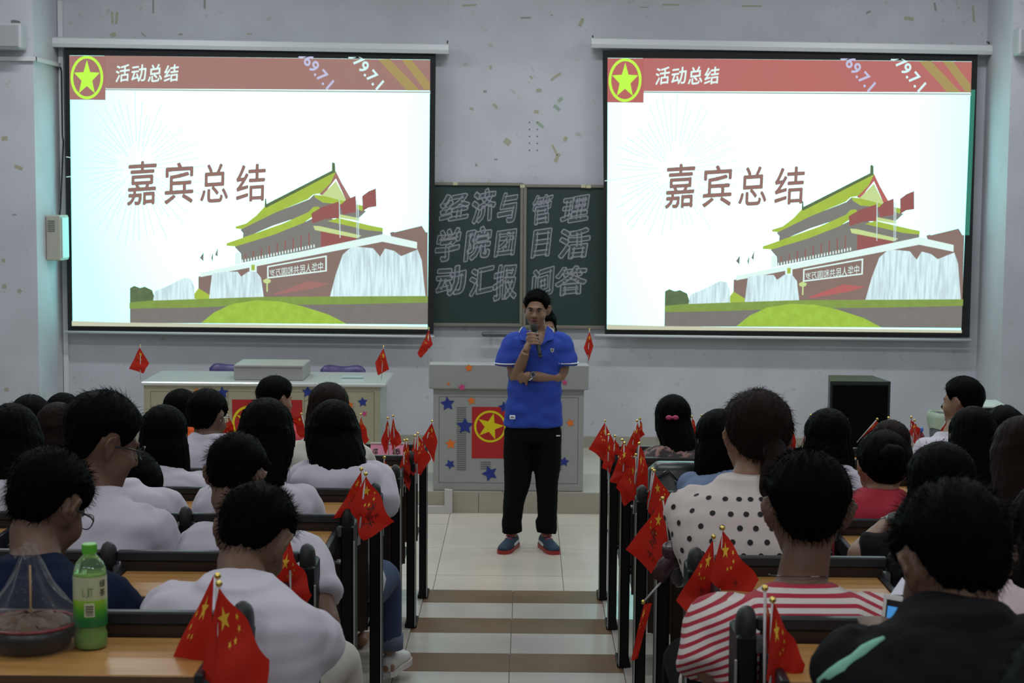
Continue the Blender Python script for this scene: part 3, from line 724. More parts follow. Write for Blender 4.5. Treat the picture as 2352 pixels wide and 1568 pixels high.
# loudspeaker and things at the right
LY = 13.1
a = at(1907, 875, LY); c = at(2046, 875, LY); zt = a[2]; x0, x1 = a[0], c[0]
r_ = empty('loudspeaker', ((x0+x1)/2, LY+.2, PLH), 'large black floor loudspeaker against the right part of the wall', 'loudspeaker')
P = [(x0, LY), (x1, LY), (x1-.06, LY+.42), (x0+.06, LY+.42)]
V = [(x, y, PLH+.002) for x, y in P]+[(x, y, zt) for x, y in P]
mk('cabinet', V, [(3, 2, 1, 0), (4, 5, 6, 7), (0, 1, 5, 4), (1, 2, 6, 5), (2, 3, 7, 6), (3, 0, 4, 7)], mat('dark_carpet_vinyl', (.008, .012, .011, 1), .4), r_)
MB().box(x0+.02, x1-.02, LY-.012, LY-.001, PLH+.03, zt-.03, bev=.006).build('grille', mat('speaker_grille', (.0025, .0025, .003, 1), .9, spec=.05), r_)
LX = 13.0
a = at(2240, 942, LX); c = at(2334, 932, LX)
r_ = empty('side_table', ((a[0]+c[0])/2, LX+.2, PLH), 'small dark cabinet with a pale cloth top at the right wall', 'cabinet')
MB().box(a[0], c[0], LX, LX+.42, PLH+.002, c[2]-.02, bev=.004).build('cabinet_body', BLKM, r_)
MB().box(a[0]-.005, c[0]-.04, LX+.01, LX+.41, c[2]-.02, c[2]-.006, bev=.003).build('cloth_top', mat('pale_cloth', (.55, .62, .58, 1), .6), r_)
BX = 12.9; a = at(2168, 1000, BX)
r_ = empty('waste_bin', (a[0], BX, PLH), 'grey waste bin with a pale green liner near the right wall', 'bin')
zt = at(2168, 950, BX)[2]-PLH
b = MB(); b.add(*lathe((a[0], BX, PLH+.002), [(.08, 0), (.10, zt*.5), (.115, zt-.06), (.12, zt), (.112, zt), (.105, zt-.05), (.07, .02)], 24)); b.build('bin_body', mat('grey_bin', (.12, .13, .14, 1), .5), r_, True)
prof = [(.121, zt-.10), (.128, zt-.03), (.13, zt+.012), (.118, zt+.015), (.11, zt-.02)]; V, Fc = lathe((a[0], BX, PLH), prof, 24, False)
V += rng.normal(0, .004, V.shape); MB().add(V, Fc).build('bin_liner', mat('pale_green_film', (.33, .40, .30, 1), .4), r_, True)

# L-shaped white trunking on the floor by the platform
u = at(984, 1152, YP-.05); 
q0 = atz(984, 1174, .0); q1 = atz(1039, 1174, 0); zt = at(1030, 1120, q1[1])[2]
r_ = empty('floor_trunking', ((q0[0]+q1[0])/2, q1[1], 0), 'white L-shaped cable trunking at the foot of the platform', 'trunking')
yy = YP-.03; hw = .058; X1 = at(1039, 1170, yy)[0]
MB().add(*extr([(q0[0]-.25, .002), (X1, .002), (X1-hw, hw), (q0[0]-.25, hw)], yy-.02, yy+.02)).build('horizontal_piece', SHOEW, r_)
MB().add(*extr([(X1, .002), (X1, PLH+.02), (X1-hw, PLH+.025), (X1-hw, hw+.002)], yy-.02, yy+.02)).build('vertical_piece', SHOEW, r_)

# ------------------------------------------------------------------ fixed desk rows
BAY = 0.53
def desk_row(k, sd, nb, label):
    Y = rowY(k); z = lev(k); zt = z+.898; dz = z+.838
    r_ = empty('desk_row', (sd*ASL, Y, z), label, 'desk row', 'fixed lecture desk rows %s of the aisle' % ('left' if sd < 0 else 'right'))
    for j in range(nb+1):
        x = sd*(ASL+j*BAY); w2 = .021
        if j == 0:
            MB().box(x-w2, x+w2, Y-.03, Y+.11, z, zt-.04, bev=.006).build('post', BLKM, r_)
            xa = x-sd*w2; MB().box(min(xa, xa-sd*.004), max(xa, xa-sd*.004), Y-.034, Y-.022, z+.01, zt-.09).build('silver_edge', SILV, r_)
            MB().box(x-.03, x+.03, Y-.02, Y+.16, z, z+.02, bev=.004).build('foot', BLKM, r_)
            if k < 7: MB().add(*loft([(x+sd*.02, Y-.02, zt-.16), (x+sd*.055, Y-.02, zt-.16)], .009, .009, 10)).build('hinge_pin', STEEL, r_)
        else:
            MB().box(x-.017, x+.017, Y-.02, Y+.05, z, zt-.04, bev=.004).build('post', BLKM, r_)
        V, Fc = loft([(x, Y+.02, zt-.075), (x, Y+.012, zt-.055), (x, Y+.002, zt-.02), (x, Y, zt-.002), (x, Y+.002, zt+.009), (x, Y+.004, zt+.014)], [.019, .0215, .022, .020, .015, .007], [.032, .036, .037, .033, .025, .012], 16)
        MB().add(V, Fc).build('post_cap', CAPM, r_, True)
        for e in (-1, 1):
            if (j == 0 and e*sd < 0) or (j == nb and e*sd > 0): continue
            xx = x+e*.038
            MB().box(xx-.008, xx+.008, Y-.285, Y-.0, dz-.045, dz+.006, bev=.003).build('desk_bracket', RAILM, r_)
            MB().box(x+e*.018-(.0 if e > 0 else .016), x+e*.018+(.016 if e > 0 else 0), Y-.028, Y+.004, zt-.075, zt-.045).build('hinge_block', mat('grey_hinge', (.07, .075, .08, 1), .4), r_)
    for j in range(nb):
        xa = sd*(ASL+j*BAY); xb = sd*(ASL+(j+1)*BAY); x0, x1 = min(xa, xb)+.021, max(xa, xb)-.021
        MB().box(x0, x1, Y-.004, Y+.022, zt-.036, zt-.008, bev=.004).build('top_rail', RAILM, r_)
        MB().box(x0+.01, x1-.01, Y+.004, Y+.018, z+.33, zt-.036).build('back_board', WOODD, r_)
        if k >= 1 or True:
            dt = MB(); dt.box(x0+.026, x1-.026, Y-.275, Y-.008, dz-.014, dz, 0, .003)
            o = dt.build('desk_board', WOOD, r_)
            MB().box(x0+.026, x1-.026, Y-.279, Y-.275, dz-.016, dz-.0015).build('edge_band', WOODE, r_)
        MB().box(x0+.03, x1-.03, Y-.25, Y-.02, dz-.13, dz-.12).build('book_shelf', BLKM, r_)
        MB().box(x0+.02, x1-.02, Y+.05, Y+.40, z+.31, z+.335, bev=.01).build('seat', WOODD, r_)
        MB().box(x0+.05, x0+.08, Y+.0, Y+.30, z+.27, z+.31).build('seat_arm', BLKM, r_)
ordn = ['', 'nearest', 'second', 'third', 'fourth', 'fifth', 'sixth', 'seventh']
for k in range(-1, 8):
    for sd in (-1, 1):
        if k < 0 and sd < 0: continue
        s_ = 'left' if sd < 0 else 'right'
        lb = ('black-framed oak desk row %s of the aisle, %s' % (s_, 'the one at the front by the steps' if k == 7 else ('right at the bottom edge' if k == 0 else 'beside the camera, out of view' if k < 0 else ordn[k]+' from the camera')))
        desk_row(k, sd, 4 if k < 3 else 6, lb)

# ------------------------------------------------------------------ people
def _ell(p, c, r):
    q = (p-np.array(c))/np.array(r); k0 = np.linalg.norm(q, axis=1); k1 = np.linalg.norm(q/np.array(r), axis=1)+1e-9
    return k0*(k0-1)/k1
def _cap(p, a, b, ra, rb):
    a = np.array(a); b = np.array(b); d = b-a; t = np.clip(((p-a)@d)/(d@d), 0, 1)
    return np.linalg.norm(p-a-t[:, None]*d, axis=1)-(ra+(rb-ra)*t)
def _smin(a, b, k):
    h = np.clip(.5+.5*(b-a)/k, 0, 1); return b+(a-b)*h-k*h*(1-h)
def head_sdf(p):
    d = _ell(p, (0, -.012, .030), (.075, .093, .090))
    d = _smin(d, _ell(p, (0, .026, -.035), (.060, .064, .080)), .03)
    d = _smin(d, _ell(p, (0, .052, -.092), (.030, .034, .026)), .02)
    for s in (-1, 1):
        d = _smin(d, _ell(p, (s*.040, .055, -.028), (.026, .028, .026)), .02)
        e = _ell(p, (s*.031, .100, .010), (.017, .016, .011)); d = -_smin(-d, e, .012)
    d = _smin(d, _cap(p, (0, .086, .010), (0, .107, -.026), .007, .0125), .012)
    for s in (-1, 1): d = _smin(d, _cap(p, (s*.011, .094, -.030), (s*.011, .096, -.030), .008, .008), .006)
    d = _smin(d, _cap(p, (-.020, .078, -.058), (.020, .078, -.058), .006, .006), .012)
    d = _smin(d, _cap(p, (-.034, .086, .026), (.034, .086, .026), .008, .008), .014)
    return d
def sph(n, m):
    V = [(0, 0, -1)]
    for i in range(1, m):
        t = -math.pi/2+math.pi*i/m
        for j in range(n): a = 2*math.pi*j/n; V.append((math.cos(t)*math.cos(a), math.cos(t)*math.sin(a), math.sin(t)))
    V.append((0, 0, 1)); _, Fc = ball((0, 0, 0), 1, n, m); return np.array(V), Fc
_hc = {}
def head_grid(n, m):
    if (n, m) in _hc: return _hc[(n, m)]
    D, Fc = sph(n, m); lo = np.full(len(D), .02); hi = np.full(len(D), .2)
    for it in range(22):
        mid = (lo+hi)/2; ins = head_sdf(D*mid[:, None]) < 0; lo = np.where(ins, mid, lo); hi = np.where(ins, hi, mid)
    R = (lo+hi)/2; _hc[(n, m)] = (D, R, Fc); return _hc[(n, m)]
def rotm(yaw, pitch, roll):
    y, p, r = map(math.radians, (yaw, pitch, roll))
    Rz = np.array([[math.cos(y), -math.sin(y), 0], [math.sin(y), math.cos(y), 0], [0, 0, 1]])
    Rx = np.array([[1, 0, 0], [0, math.cos(-p), -math.sin(-p)], [0, math.sin(-p), math.cos(-p)]])
    Ry = np.array([[math.cos(r), 0, math.sin(r)], [0, 1, 0], [-math.sin(r), 0, math.cos(r)]])
    return Rz@Rx@Ry
def head_parts(hs, R, H, hi=False):
    D, r, Fc = head_grid(*((72, 60) if hi else (44, 36))); out = [((D*r[:, None]*hs)@R.T+H, Fc)]
    for s in (-1, 1):
        P = [(s*.070, .012, .018), (s*.082, .010, .032), (s*.091, -.006, .038), (s*.097, -.020, .026), (s*.094, -.022, .006), (s*.085, -.012, -.014), (s*.076, .0, -.028), (s*.070, .006, -.026)]
        V, F2 = loft(P, [.004, .0055, .006, .0062, .006, .006, .007, .004], [.004, .0055, .006, .0062, .006, .006, .007, .004], 8, (0, 1, 0)); out.append((V*hs@R.T+H, F2))
        V, F2 = ball((s*.081, -.006, .004), (.0065, .017, .027), 10, 8); out.append((V*hs@R.T+H, F2))
    return out
def smst(x): x = np.clip(x, 0, 1); return x*x*(3-2*x)
def hairline(kind, y, x):
    """height of the hairline (local z) against depth y (face forward = +y)"""
    if kind == 'short': xs, zs = [-.11, -.075, -.05, -.03, -.012, .012, .030, .045, .062, .08, .11], [-.108, -.104, -.075, .010, .038, .036, .000, .010, .055, .070, .074]
    elif kind == 'crop': xs, zs = [-.11, -.075, -.05, -.03, -.012, .012, .028, .045, .062, .08, .11], [-.098, -.092, -.055, .020, .040, .040, .020, .035, .066, .080, .082]
    elif kind == 'tied': xs, zs = [-.11, -.075, -.05, -.03, .0, .02, .035, .05, .065, .08, .11], [-.080, -.075, -.055, -.02, .034, .034, .012, .035, .062, .072, .075]
    elif kind == 'bangs': xs, zs = [-.11, -.06, -.02, .01, .03, .045, .06, .08, .11], [-.14, -.14, -.13, -.07, -.03, .0, .03, .038, .04]
    else: xs, zs = [-.11, -.06, -.02, .02, .042, .055, .065, .08, .11], [-.14, -.14, -.13, -.10, -.02, .03, .06, .072, .075]
    return np.interp(y, xs, zs)
def strands(root, nrm, down, L, wd, jit, flat=0.0):
    """hair-thin slivers standing off the hair mass"""
    n = len(root); d = nrm*(.55-flat)+down*(.6+flat)+rng.normal(0, jit, (n, 3)); d /= np.linalg.norm(d, axis=1, keepdims=True)
    s = np.cross(d, rng.normal(0, 1, (n, 3))); s /= np.linalg.norm(s, axis=1, keepdims=True)+1e-9
    L = L*rng.uniform(.5, 1.3, n)[:, None]
    a = root-s*wd; b = root+s*wd; mid = root+d*L*.6+down*L*.02; c = root+d*L+down*L*.18
    V = np.stack([a, b, mid+s*wd*.6, mid-s*wd*.6, c], 1).reshape(-1, 3)
    Fc = []
    for i in range(n): q = i*5; Fc += [(q, q+1, q+2, q+3), (q+3, q+2, q+4)]
    return V, Fc
def hair_cap(kind, hs, R, H, thick=.016, n=64, m=52, fuzz=0, seed=0, top=1.0):
    D, r, Fc = head_grid(n, m); P = D*r[:, None]; g = np.random.default_rng(seed)
    mk_ = smst((P[:, 2]-hairline(kind, P[:, 1], P[:, 0]))/np.where(P[:, 1] < -.03, .05, .022))
    ph = g.uniform(0, 6, 4); az = np.arctan2(D[:, 0], D[:, 1])
    nz = .0016*np.sin(az*23+D[:, 2]*7+ph[0])+.0013*np.sin(az*41+D[:, 2]*11+ph[1])+.0014*np.sin(az*9+D[:, 2]*9+ph[2])
    t = thick*((.30 if kind in ('short', 'crop') else .62)+(1.0 if kind in ('short', 'crop') else .75)*smst((D[:, 2]+(-.05 if kind in ('short', 'crop') else .1))/(.6 if kind in ('short', 'crop') else .9))*top)+nz
    off = mk_*(t+.008)-.008
    V = (D*(r+off)[:, None]*hs)@R.T+H
    out = [(V, Fc)]
    if fuzz:
        nn = fuzz; idx = g.choice(np.where((mk_ > .6) & ((P[:, 2] > -.06) | (mk_ > .97)))[0], nn); base = V[idx]+g.normal(0, .004, (nn, 3)); nr = (D[idx])@R.T
        dn = R@np.array([0, -.35, -.9]); dn = dn-nr*(nr@dn)[:, None]; dn /= np.linalg.norm(dn, axis=1, keepdims=True)+1e-9
        out.append(strands(base-nr*.004, nr, dn, .020*hs, .0007, .3, 0.05 if kind in ('short', 'crop') else .3))
    return out
def hang(path, rx, ry, R, seed=0, n=40, fuzz=0):
    """a hanging mass of hair: rows of rings with strand grooves and a ragged end"""
    g = np.random.default_rng(seed); path = np.asarray(path, float)
    t = np.linspace(0, 1, len(path)); tt = np.linspace(0, 1, 16)
    P = np.stack([np.interp(tt, t, path[:, i]) for i in range(3)], 1)
    for _ in range(3): P[1:-1] = (P[:-2]+2*P[1:-1]+P[2:])/4
    A = np.interp(tt, t, rx); B = np.interp(tt, t, ry); side = R[:, 0]
    V, Fc = loft(P, A, B, n, side)
    ang = np.tile(np.linspace(0, 2*math.pi, n, endpoint=False), 16); row = np.repeat(np.arange(16), n)
    c = P[row]; dv = V-c; f = 1+.03*np.sin(ang*9+g.uniform(0, 6))+.025*np.sin(ang*17+g.uniform(0, 6)+row*.15)
    V = c+dv*f[:, None]
    jag = (row >= 14)*(.018*np.sin(ang*7+g.uniform(0, 6))+.015*np.sin(ang*13))
    V[:, 2] += jag
    out = [(V, Fc)]
    if fuzz:
        idx = g.integers(n*1, n*16, fuzz); nr = dv[idx]/(np.linalg.norm(dv[idx], axis=1, keepdims=True)+1e-9)
        dn = np.tile(np.array([0, 0, -1.0]), (fuzz, 1)); out.append(strands(V[idx]-nr*.002, nr, dn, .05, .0007, .08, .42))
    return out
def join(parts):
    V = []; Fc = []; n = 0
    for v, f in parts: V.append(np.asarray(v)); Fc += [tuple(i+n for i in q) for q in f]; n += len(v)
    return np.vstack(V), Fc
def hand(w, d, up, sd, curl=.5, size=1.0, spread=.1):
    """palm and five bent fingers. w wrist, d pointing direction, up = back of hand, sd = +1 thumb on the side of cross(d,up)"""
    d = np.array(d, float); d /= np.linalg.norm(d); up = np.array(up, float); up -= d*(up@d); up /= np.linalg.norm(up)
    s = np.cross(d, up)*sd; k = size; w = np.array(w, float); o = []
    o.append(loft([w-d*.01*k, w+d*.03*k, w+d*.07*k, w+d*.092*k], np.array([.024, .036, .040, .036])*k, np.array([.018, .016, .013, .010])*k, 12, s))
    for i, (off, L) in enumerate(((.030, .072), (.010, .080), (-.010, .075), (-.029, .060))):
        b = w+d*.088*k+s*off*k; dd = d+s*off*spread*20*.1; dd /= np.linalg.norm(dd); a = 0; pts = [b-d*.01]; r = .0088*k
        for j, f in enumerate((.45, .32, .25)):
            a += curl*(.5 if j == 0 else .8); v = dd*math.cos(a)-up*math.sin(a); b = b+v*L*f*k; pts.append(b)
        o.append(loft(pts, [r*1.05, r, r*.92, r*.72], [r*1.05, r, r*.92, r*.72], 8, s))
    b = w+d*.022*k+s*.028*k; p1 = b+(s*.75+d*.55-up*.25)*.036*k; p2 = p1+(s*.25+d*.8-up*.45)*.032*k; p3 = p2+(d*.8-up*.5-s*.1)*.020*k
    o.append(loft([b, p1, p2, p3], [.013*k, .0115*k, .010*k, .007*k], [.013*k, .0115*k, .010*k, .007*k], 8, up))
    return o
def limb(pts, rs, n=12, side=(1, 0, 0)):
    pts = np.asarray(pts, float); t = np.linspace(0, 1, len(pts)); tt = np.linspace(0, 1, len(pts)*3-2)
    P = np.stack([np.interp(tt, t, pts[:, i]) for i in range(3)], 1); r = np.interp(tt, t, rs)
    for _ in range(1): P[1:-1] = (P[:-2]+2*P[1:-1]+P[2:])/4
    return loft(P, r, r, n, side)
def arm_pts(S0, E, W): return [S0, (np.array(S0)+E)/2, E, (np.array(E)+W)/2, W]
def torso(Pv, Sn, latdir, fwd, sw, off=0.0, neck=None, fem=False, bulge=.045):
    """rings from pelvis to base of neck"""
    T = [(0, .165, .115), (.12, .172, .118), (.32, .150 if not fem else .132, .104), (.5, .156 if not fem else .136, .108), (.72, sw*.93, .112), (.87, sw*1.0, .102), (.955, sw*.84, .080), (1.0, sw*.58, .066), (1.035, sw*.38, .060), (1.07, .064, .060)]
    ax = Sn-Pv; P = []; rx = []; ry = []
    for t, a, b_ in T:
        c = Pv+ax*t-fwd*bulge*math.sin(min(t, 1)*math.pi)+fwd*.045*(1-t)*0; 
        P.append(c); rx.append(a+off); ry.append(b_+off)
    return loft(P, rx, ry, 24, latdir, 2.3)
def cloth_wrinkles(me, amp, seed, axis=2):
    V = getV(me); N = getN(me); g = np.random.default_rng(seed); d = np.zeros(len(V))
    for i in range(6):
        k = g.normal(0, 1, 3)*np.array([14, 14, 20])*(1+i*.35); wv = 1.6*np.sin(V@(g.normal(0, 1, 3)*6)+g.uniform(0, 6))
        d += np.abs(np.sin(V@k*.5+g.uniform(0, 6)+wv))**1.5*(g.uniform(.4, 1))/(1+i*.25)
    d -= d.mean()*.5; d = np.maximum(d, 0); setV(me, V+N*(d*amp)[:, None])
def specs(H, R, hs, parent, col, wire=.0016):
    b = MB(); f = lambda p: (np.array(p)*hs)@R.T+H
    for s in (-1, 1):
        P = []
        for i in range(17): a = 2*math.pi*i/16; P.append(f((s*.034+.026*abs(math.cos(a))**.8*np.sign(math.cos(a)), .107-.012*(abs(math.cos(a)) if math.cos(a)*s > 0 else 0), .006+.018*math.sin(a))))
        V, Fc = loft(P, wire, wire, 6, (0, 0, 1), cap=False); b.add(V, Fc)
        b.add(*loft([f((s*.060, .095, .010)), f((s*.078, .06, .012)), f((s*.084, .0, .012)), f((s*.084, -.022, -.004))], wire*1.3, wire*1.6, 6, (1, 0, 0)))
    b.add(*loft([f((-.009, .108, .010)), f((0, .110, .013)), f((.009, .108, .010))], wire, wire, 6, (0, 0, 1)))
    b.build('glasses', col, parent, True)
PLAST = mat('black_frames', (.01, .01, .01, 1), .25)
def seated(label, k, hx, topy, neck, yaw=0, pitch=10, roll=0, hs=1.0, hair='short', shirt=SW, sw=.195, Yh=.33, dN=.07, skin=SKIN, vox=.013, hc=HAIR, sleeve=.62, thick=.015, fuzz=500, elbow=None, wrist=None, glasses=None, fem=False, extra=None, group=None, leg2=None, tw=0, lower=True, wr=.0095, legs=TBLACK, cap_kw={}, shz=0.0):
    """neck = pixel of the neck base at the back, topy = pixel row of the crown"""
    Y = rowY(k)+Yh; lv = lev(k); R = rotm(yaw, pitch, roll)
    top = at(hx, topy, Y); H = top+np.array([0, 0, -.132*hs]); 
    Sn = at(neck[0], neck[1], Y-dN); Pv = np.array([Sn[0]*.93+top[0]*.07, rowY(k)+.20, lv+.43])
    tr = math.radians(tw); fwd = np.array([-math.sin(tr), math.cos(tr), 0]); lat = np.array([math.cos(tr), math.sin(tr), 0])
    root = empty('person', (Pv[0], Pv[1], lv-RISE), label, 'person', group)
    ax = Sn-Pv; L = np.linalg.norm(ax); axn = ax/L
    sh = [Sn+s*lat*(sw-.035)-axn*.055+fwd*.015+np.array([0, 0, shz if s > 0 else 0]) for s in (-1, 1)]
    el = []; wrs = []
    for i, s in enumerate((-1, 1)):
        e = sh[i]+s*lat*.05+fwd*.14+np.array([0, 0, -.24]) if not elbow or elbow[i] is None else at(*elbow[i])
        e = np.array(e); de = e-sh[i]; ln = np.linalg.norm(de); e = sh[i]+de/ln*min(ln, .32) if not (elbow and elbow[i]) else e
        w_ = e+fwd*.20-s*lat*.07+np.array([0, 0, .04]) if not wrist or wrist[i] is None else at(*wrist[i])
        el.append(e); wrs.append(np.array(w_))
    body = []
    body += head_parts(hs, R, H)
    nb = Sn+fwd*.035-axn*.03; nt = H+R@np.array([0, -.018, -.055])*hs
    body.append(loft([nb-axn*.03, nb*.6+nt*.4, nt, H+R@np.array([0, -.015, -.02])*hs], [.056, .058, .052, .05], [.052, .058, .054, .05], 14, lat))
    body.append(torso(Pv, Sn, lat, fwd, sw-.012, 0, fem=fem))
    for i, s in enumerate((-1, 1)):
        body.append(limb([sh[i]+s*lat*-.03, sh[i], (sh[i]+el[i])/2, el[i], el[i]*.55+wrs[i]*.45, wrs[i]], [.05, .052, .045, .037, .034, .025]))
        dr = wrs[i]-el[i]; body += hand(wrs[i], dr/np.linalg.norm(dr)+np.array([0, 0, -.15]), (0, 0, 1), -s, .45, .95)
        kn = Pv+s*lat*.13+fwd*.40+np.array([0, 0, .03]); an = np.array([kn[0], kn[1]+.03, lv-RISE+.10]); hp = Pv+s*lat*.085
        if leg2 and s > 0: kn, an = np.array(at(*leg2[0])), np.array(at(*leg2[1]))
        body.append(limb([hp, (hp+kn)/2, kn, (kn+an)/2, an], [.085, .078, .058, .052, .036]))
        body.append(loft([an+np.array([0, -.05, -.055]), an+np.array([0, .02, -.055]), an+np.array([0, .12, -.07]), an+np.array([0, .16, -.075])], [.028, .036, .036, .02], [.03, .03, .02, .012], 10))
    V, Fc = join(body); me = remesh(V, Fc, vox, 2); link('body', me, skin, root)
    # shirt
    parts = [torso(Pv, Sn, lat, fwd, sw, .012, fem=fem)]
    for i, s in enumerate((-1, 1)):
        if sleeve > 1: parts.append(limb([sh[i]-s*lat*.05, sh[i], (sh[i]+el[i])/2, el[i], wrs[i]*(sleeve-1)+el[i]*(2-sleeve)], [.062, .066, .060, .052, .046]))
        elif sleeve > 0:
            q = sh[i]+(el[i]-sh[i])*sleeve; parts.append(limb([sh[i]-s*lat*.05, sh[i], (sh[i]+q)/2, q], [.062, .068, .068, .070]))
    V, Fc = join(parts); ms = remesh(V, Fc, max(.0095, vox*.85), 3); cloth_wrinkles(ms, wr, crc(label) % 9999)
    so = link('shirt', ms, shirt, root)
    # collar
    cc = nb+axn*.04; Pc = []
    if sleeve <= 1.0:
        for i in range(21):
            a = 2*math.pi*i/20; Pc.append(Sn+fwd*.028+axn*.016+lat*math.cos(a)*.068+fwd*math.sin(a)*.064+axn*(-.022*math.sin(a)-.012))
        V, Fc = loft(Pc, .007, .010, 8, (0, 0, 1), cap=False); mk('collar', V, Fc, shirt if shirt not in (SSTR,) else SDOT, root, True)
    if lower:
        lg = [loft([Pv+np.array([0, 0, -.09]), Pv, Pv+axn*.09], [.15, .178, .168], [.12, .13, .12], 16, lat)]
        for s in (-1, 1):
            kn = Pv+s*lat*.13+fwd*.40+np.array([0, 0, .03]); an = np.array([kn[0], kn[1]+.03, lv-RISE+.11]); hp = Pv+s*lat*.085
            if leg2 and s > 0: kn, an = np.array(at(*leg2[0])), np.array(at(*leg2[1]))+np.array([0, 0, .03])
            lg.append(limb([hp, (hp+kn)/2, kn, (kn+an)/2, an], [.098, .092, .072, .066, .058]))
        V, Fc = join(lg); link('trousers', remesh(V, Fc, .018, 2), legs, root)
    # hair
    hp_ = hair_cap({'bob': 'long', 'pony': 'tied', 'bun': 'tied'}.get(hair, hair), hs, R, H, thick, fuzz=fuzz, seed=crc(label) % 999, **cap_kw)
    q = lambda x, y, z: H+R@np.array([x, y, z])*hs
    back = -fwd
    if hair == 'long' or hair == 'bangs':
        Lh = (cap_kw and 0) or extra.get('len', .33) if extra else .33
        e0 = q(0, -.035, -.03); e1 = Sn+back*.056+axn*.04; e2 = Sn+back*.085-axn*.10; e3 = Sn+back*.095-axn*Lh
        ws = extra.get('w', 1.0) if extra else 1.0
        hp_ += hang([q(0, -.014, .075), q(0, -.015, .03), e0, e1, e2, e3], np.array([.078, .097, .101, .100, .104, .088])*ws*hs, np.array([.088, .112, .094, .052, .035, .022]), R, crc(label) % 99, fuzz=fuzz//2)
    if hair == 'bob':
        Lb = extra.get('len', .20) if extra else .20; ws = extra.get('w', 1.0) if extra else 1.0
        hp_ += hang([q(0, -.012, .05), q(0, -.018, -.03), q(0, -.02, -.09), q(0, -.022, -Lb+.03)+np.array([0, 0, 0]), q(0, -.022, -Lb)], np.array([.086, .101, .106, .110, .104])*ws*hs, np.array([.10, .112, .104, .092, .084])*hs, R, crc(label) % 99, fuzz=fuzz//2)
    if hair == 'pony':
        dx = extra.get('dx', 0) if extra else 0; Lp = extra.get('len', .3) if extra else .3
        a = q(.026, -.108, -.010); b_ = q(.034, -.150, -.045)
        hp_ += hang([q(.01, -.085, .01), a, b_, b_+np.array([dx*.4, -.01, -Lp*.4]), b_+np.array([dx*.8, .0, -Lp*.75]), b_+np.array([dx, .01, -Lp])], [.022, .028, .045, .055, .05, .022], [.022, .026, .036, .040, .034, .015], R, 5, n=28, fuzz=fuzz)
        V, Fc = loft([a-R@np.array([0, -.006, 0]), a+R@np.array([0, -.008, 0])], .034, .034, 14, R[:, 0]); mk('hair_tie', V, Fc, PLAST, root, True)
    if hair == 'bun':
        V, Fc = ball((0, 0, 0), (.045, .04, .045), 18, 12); V = V*(1+.05*np.sin(V[:, :1]*150+V[:, 2:]*90)); hp_.append((V*hs+q(.0, -.115, .052), Fc))
    if hair in ('long', 'bangs', 'bob', 'pony'):
        solid = [g_ for g_ in hp_ if not (len(g_[1]) % 2 == 0 and len(g_[0]) == len(g_[1])//2*5)]; fz = [g_ for g_ in hp_ if (len(g_[1]) % 2 == 0 and len(g_[0]) == len(g_[1])//2*5)]
        V, Fc = join(solid); mh = remesh(V, Fc, .0085 if vox > .009 else .007, 5, .6); V = getV(mh); N = getN(mh); rel = (V-H)@R
        an_ = np.arctan2(rel[:, 0], -rel[:, 1]-.02); V = V+N*(.0016*np.sin(an_*26+V[:, 2]*6)+.0012*np.sin(an_*43+1))[:, None]*np.clip(np.hypot(rel[:, 0], rel[:, 1])/.05, 0, 1)[:, None]
        F3 = [tuple(p_.vertices) for p_ in mh.polygons]; bpy.data.meshes.remove(mh); hp_ = [(V, F3)]+fz
    V, Fc = join(hp_); mk('hair', V, Fc, hc, root, True)
    if glasses: specs(H, R, hs, root, glasses)
    return dict(root=root, H=H, R=R, Sn=Sn, Pv=Pv, sh=sh, el=el, wr=wrs, shirt=so, axn=axn, q=q, fwd=fwd, lat=lat)
def add_stripes(d, period=.0190, ph=.1):
    me = d['shirt'].data; V = getV(me); rel = V-d['Sn']; u = rel@d['axn']; x = rel@d['lat']
    v = (u+1.3*np.maximum(np.abs(x)-.11, 0)*.35+.1*x*x)/period+ph
    a = me.attributes.new('stripe', 'FLOAT', 'POINT'); a.data.foreach_set('value', (v+50).astype(float))
def add_dots(d, dv=.058, r=.0080):
    """printed dots laid flat on the cloth"""
    from mathutils.bvhtree import BVHTree
    me = d['shirt'].data; V = getV(me); bv = BVHTree.FromPolygons(V.tolist(), [tuple(p.vertices) for p in me.polygons])
    mb = MB(); Sn, ax, lat, fw = d['Sn'], d['axn'], d['lat'], d['fwd']
    for side in (0,):
        for i in range(0, 12):
            for j in range(-7, 8):
                th = (j+(.5 if i % 2 else 0)+i*.12)*.34; h = -i*dv*.62-.005
                c = Sn+ax*h-fw*.02; dr = -fw*math.cos(th)+lat*math.sin(th)
                hit = bv.ray_cast(Vector(c+dr*.5), Vector(-dr), .6)
                if hit[0] is None: continue
                p, nrm = np.array(hit[0]), np.array(hit[1])
                if nrm@dr < 0: nrm = -nrm
                if nrm@dr < .25: continue
                a = np.cross(nrm, (0, 0, 1)); a /= np.linalg.norm(a); b = np.cross(nrm, a)
                pts = [p+nrm*.002]
                for q in range(12):
                    g = 2*math.pi*q/12; w_ = p+(a*math.cos(g)+b*math.sin(g))*r; hh = bv.find_nearest(Vector(w_)); hp = np.array(hh[0]); pts.append(hp+nrm*.0018)
                mb.add(pts, [(0, 1+q, 1+(q+1) % 12) for q in range(12)])
    mb.build('printed_dots', DOTK, d['root'], kind='stuff')

def on_cloth(d, px, py, off=.003):
    """point of the shirt seen at a pixel"""
    from mathutils.bvhtree import BVHTree
    if 'bvh' not in d:
        me = d['shirt'].data; d['bvh'] = BVHTree.FromPolygons(getV(me).tolist(), [tuple(q.vertices) for q in me.polygons])
    dr = _F+_Rc*((px-1176)/CF)+_Uc*((784-py)/CF); dr /= np.linalg.norm(dr); h = d['bvh'].ray_cast(Vector(_C), Vector(dr))
    return None if h[0] is None else np.array(h[0])-dr*off
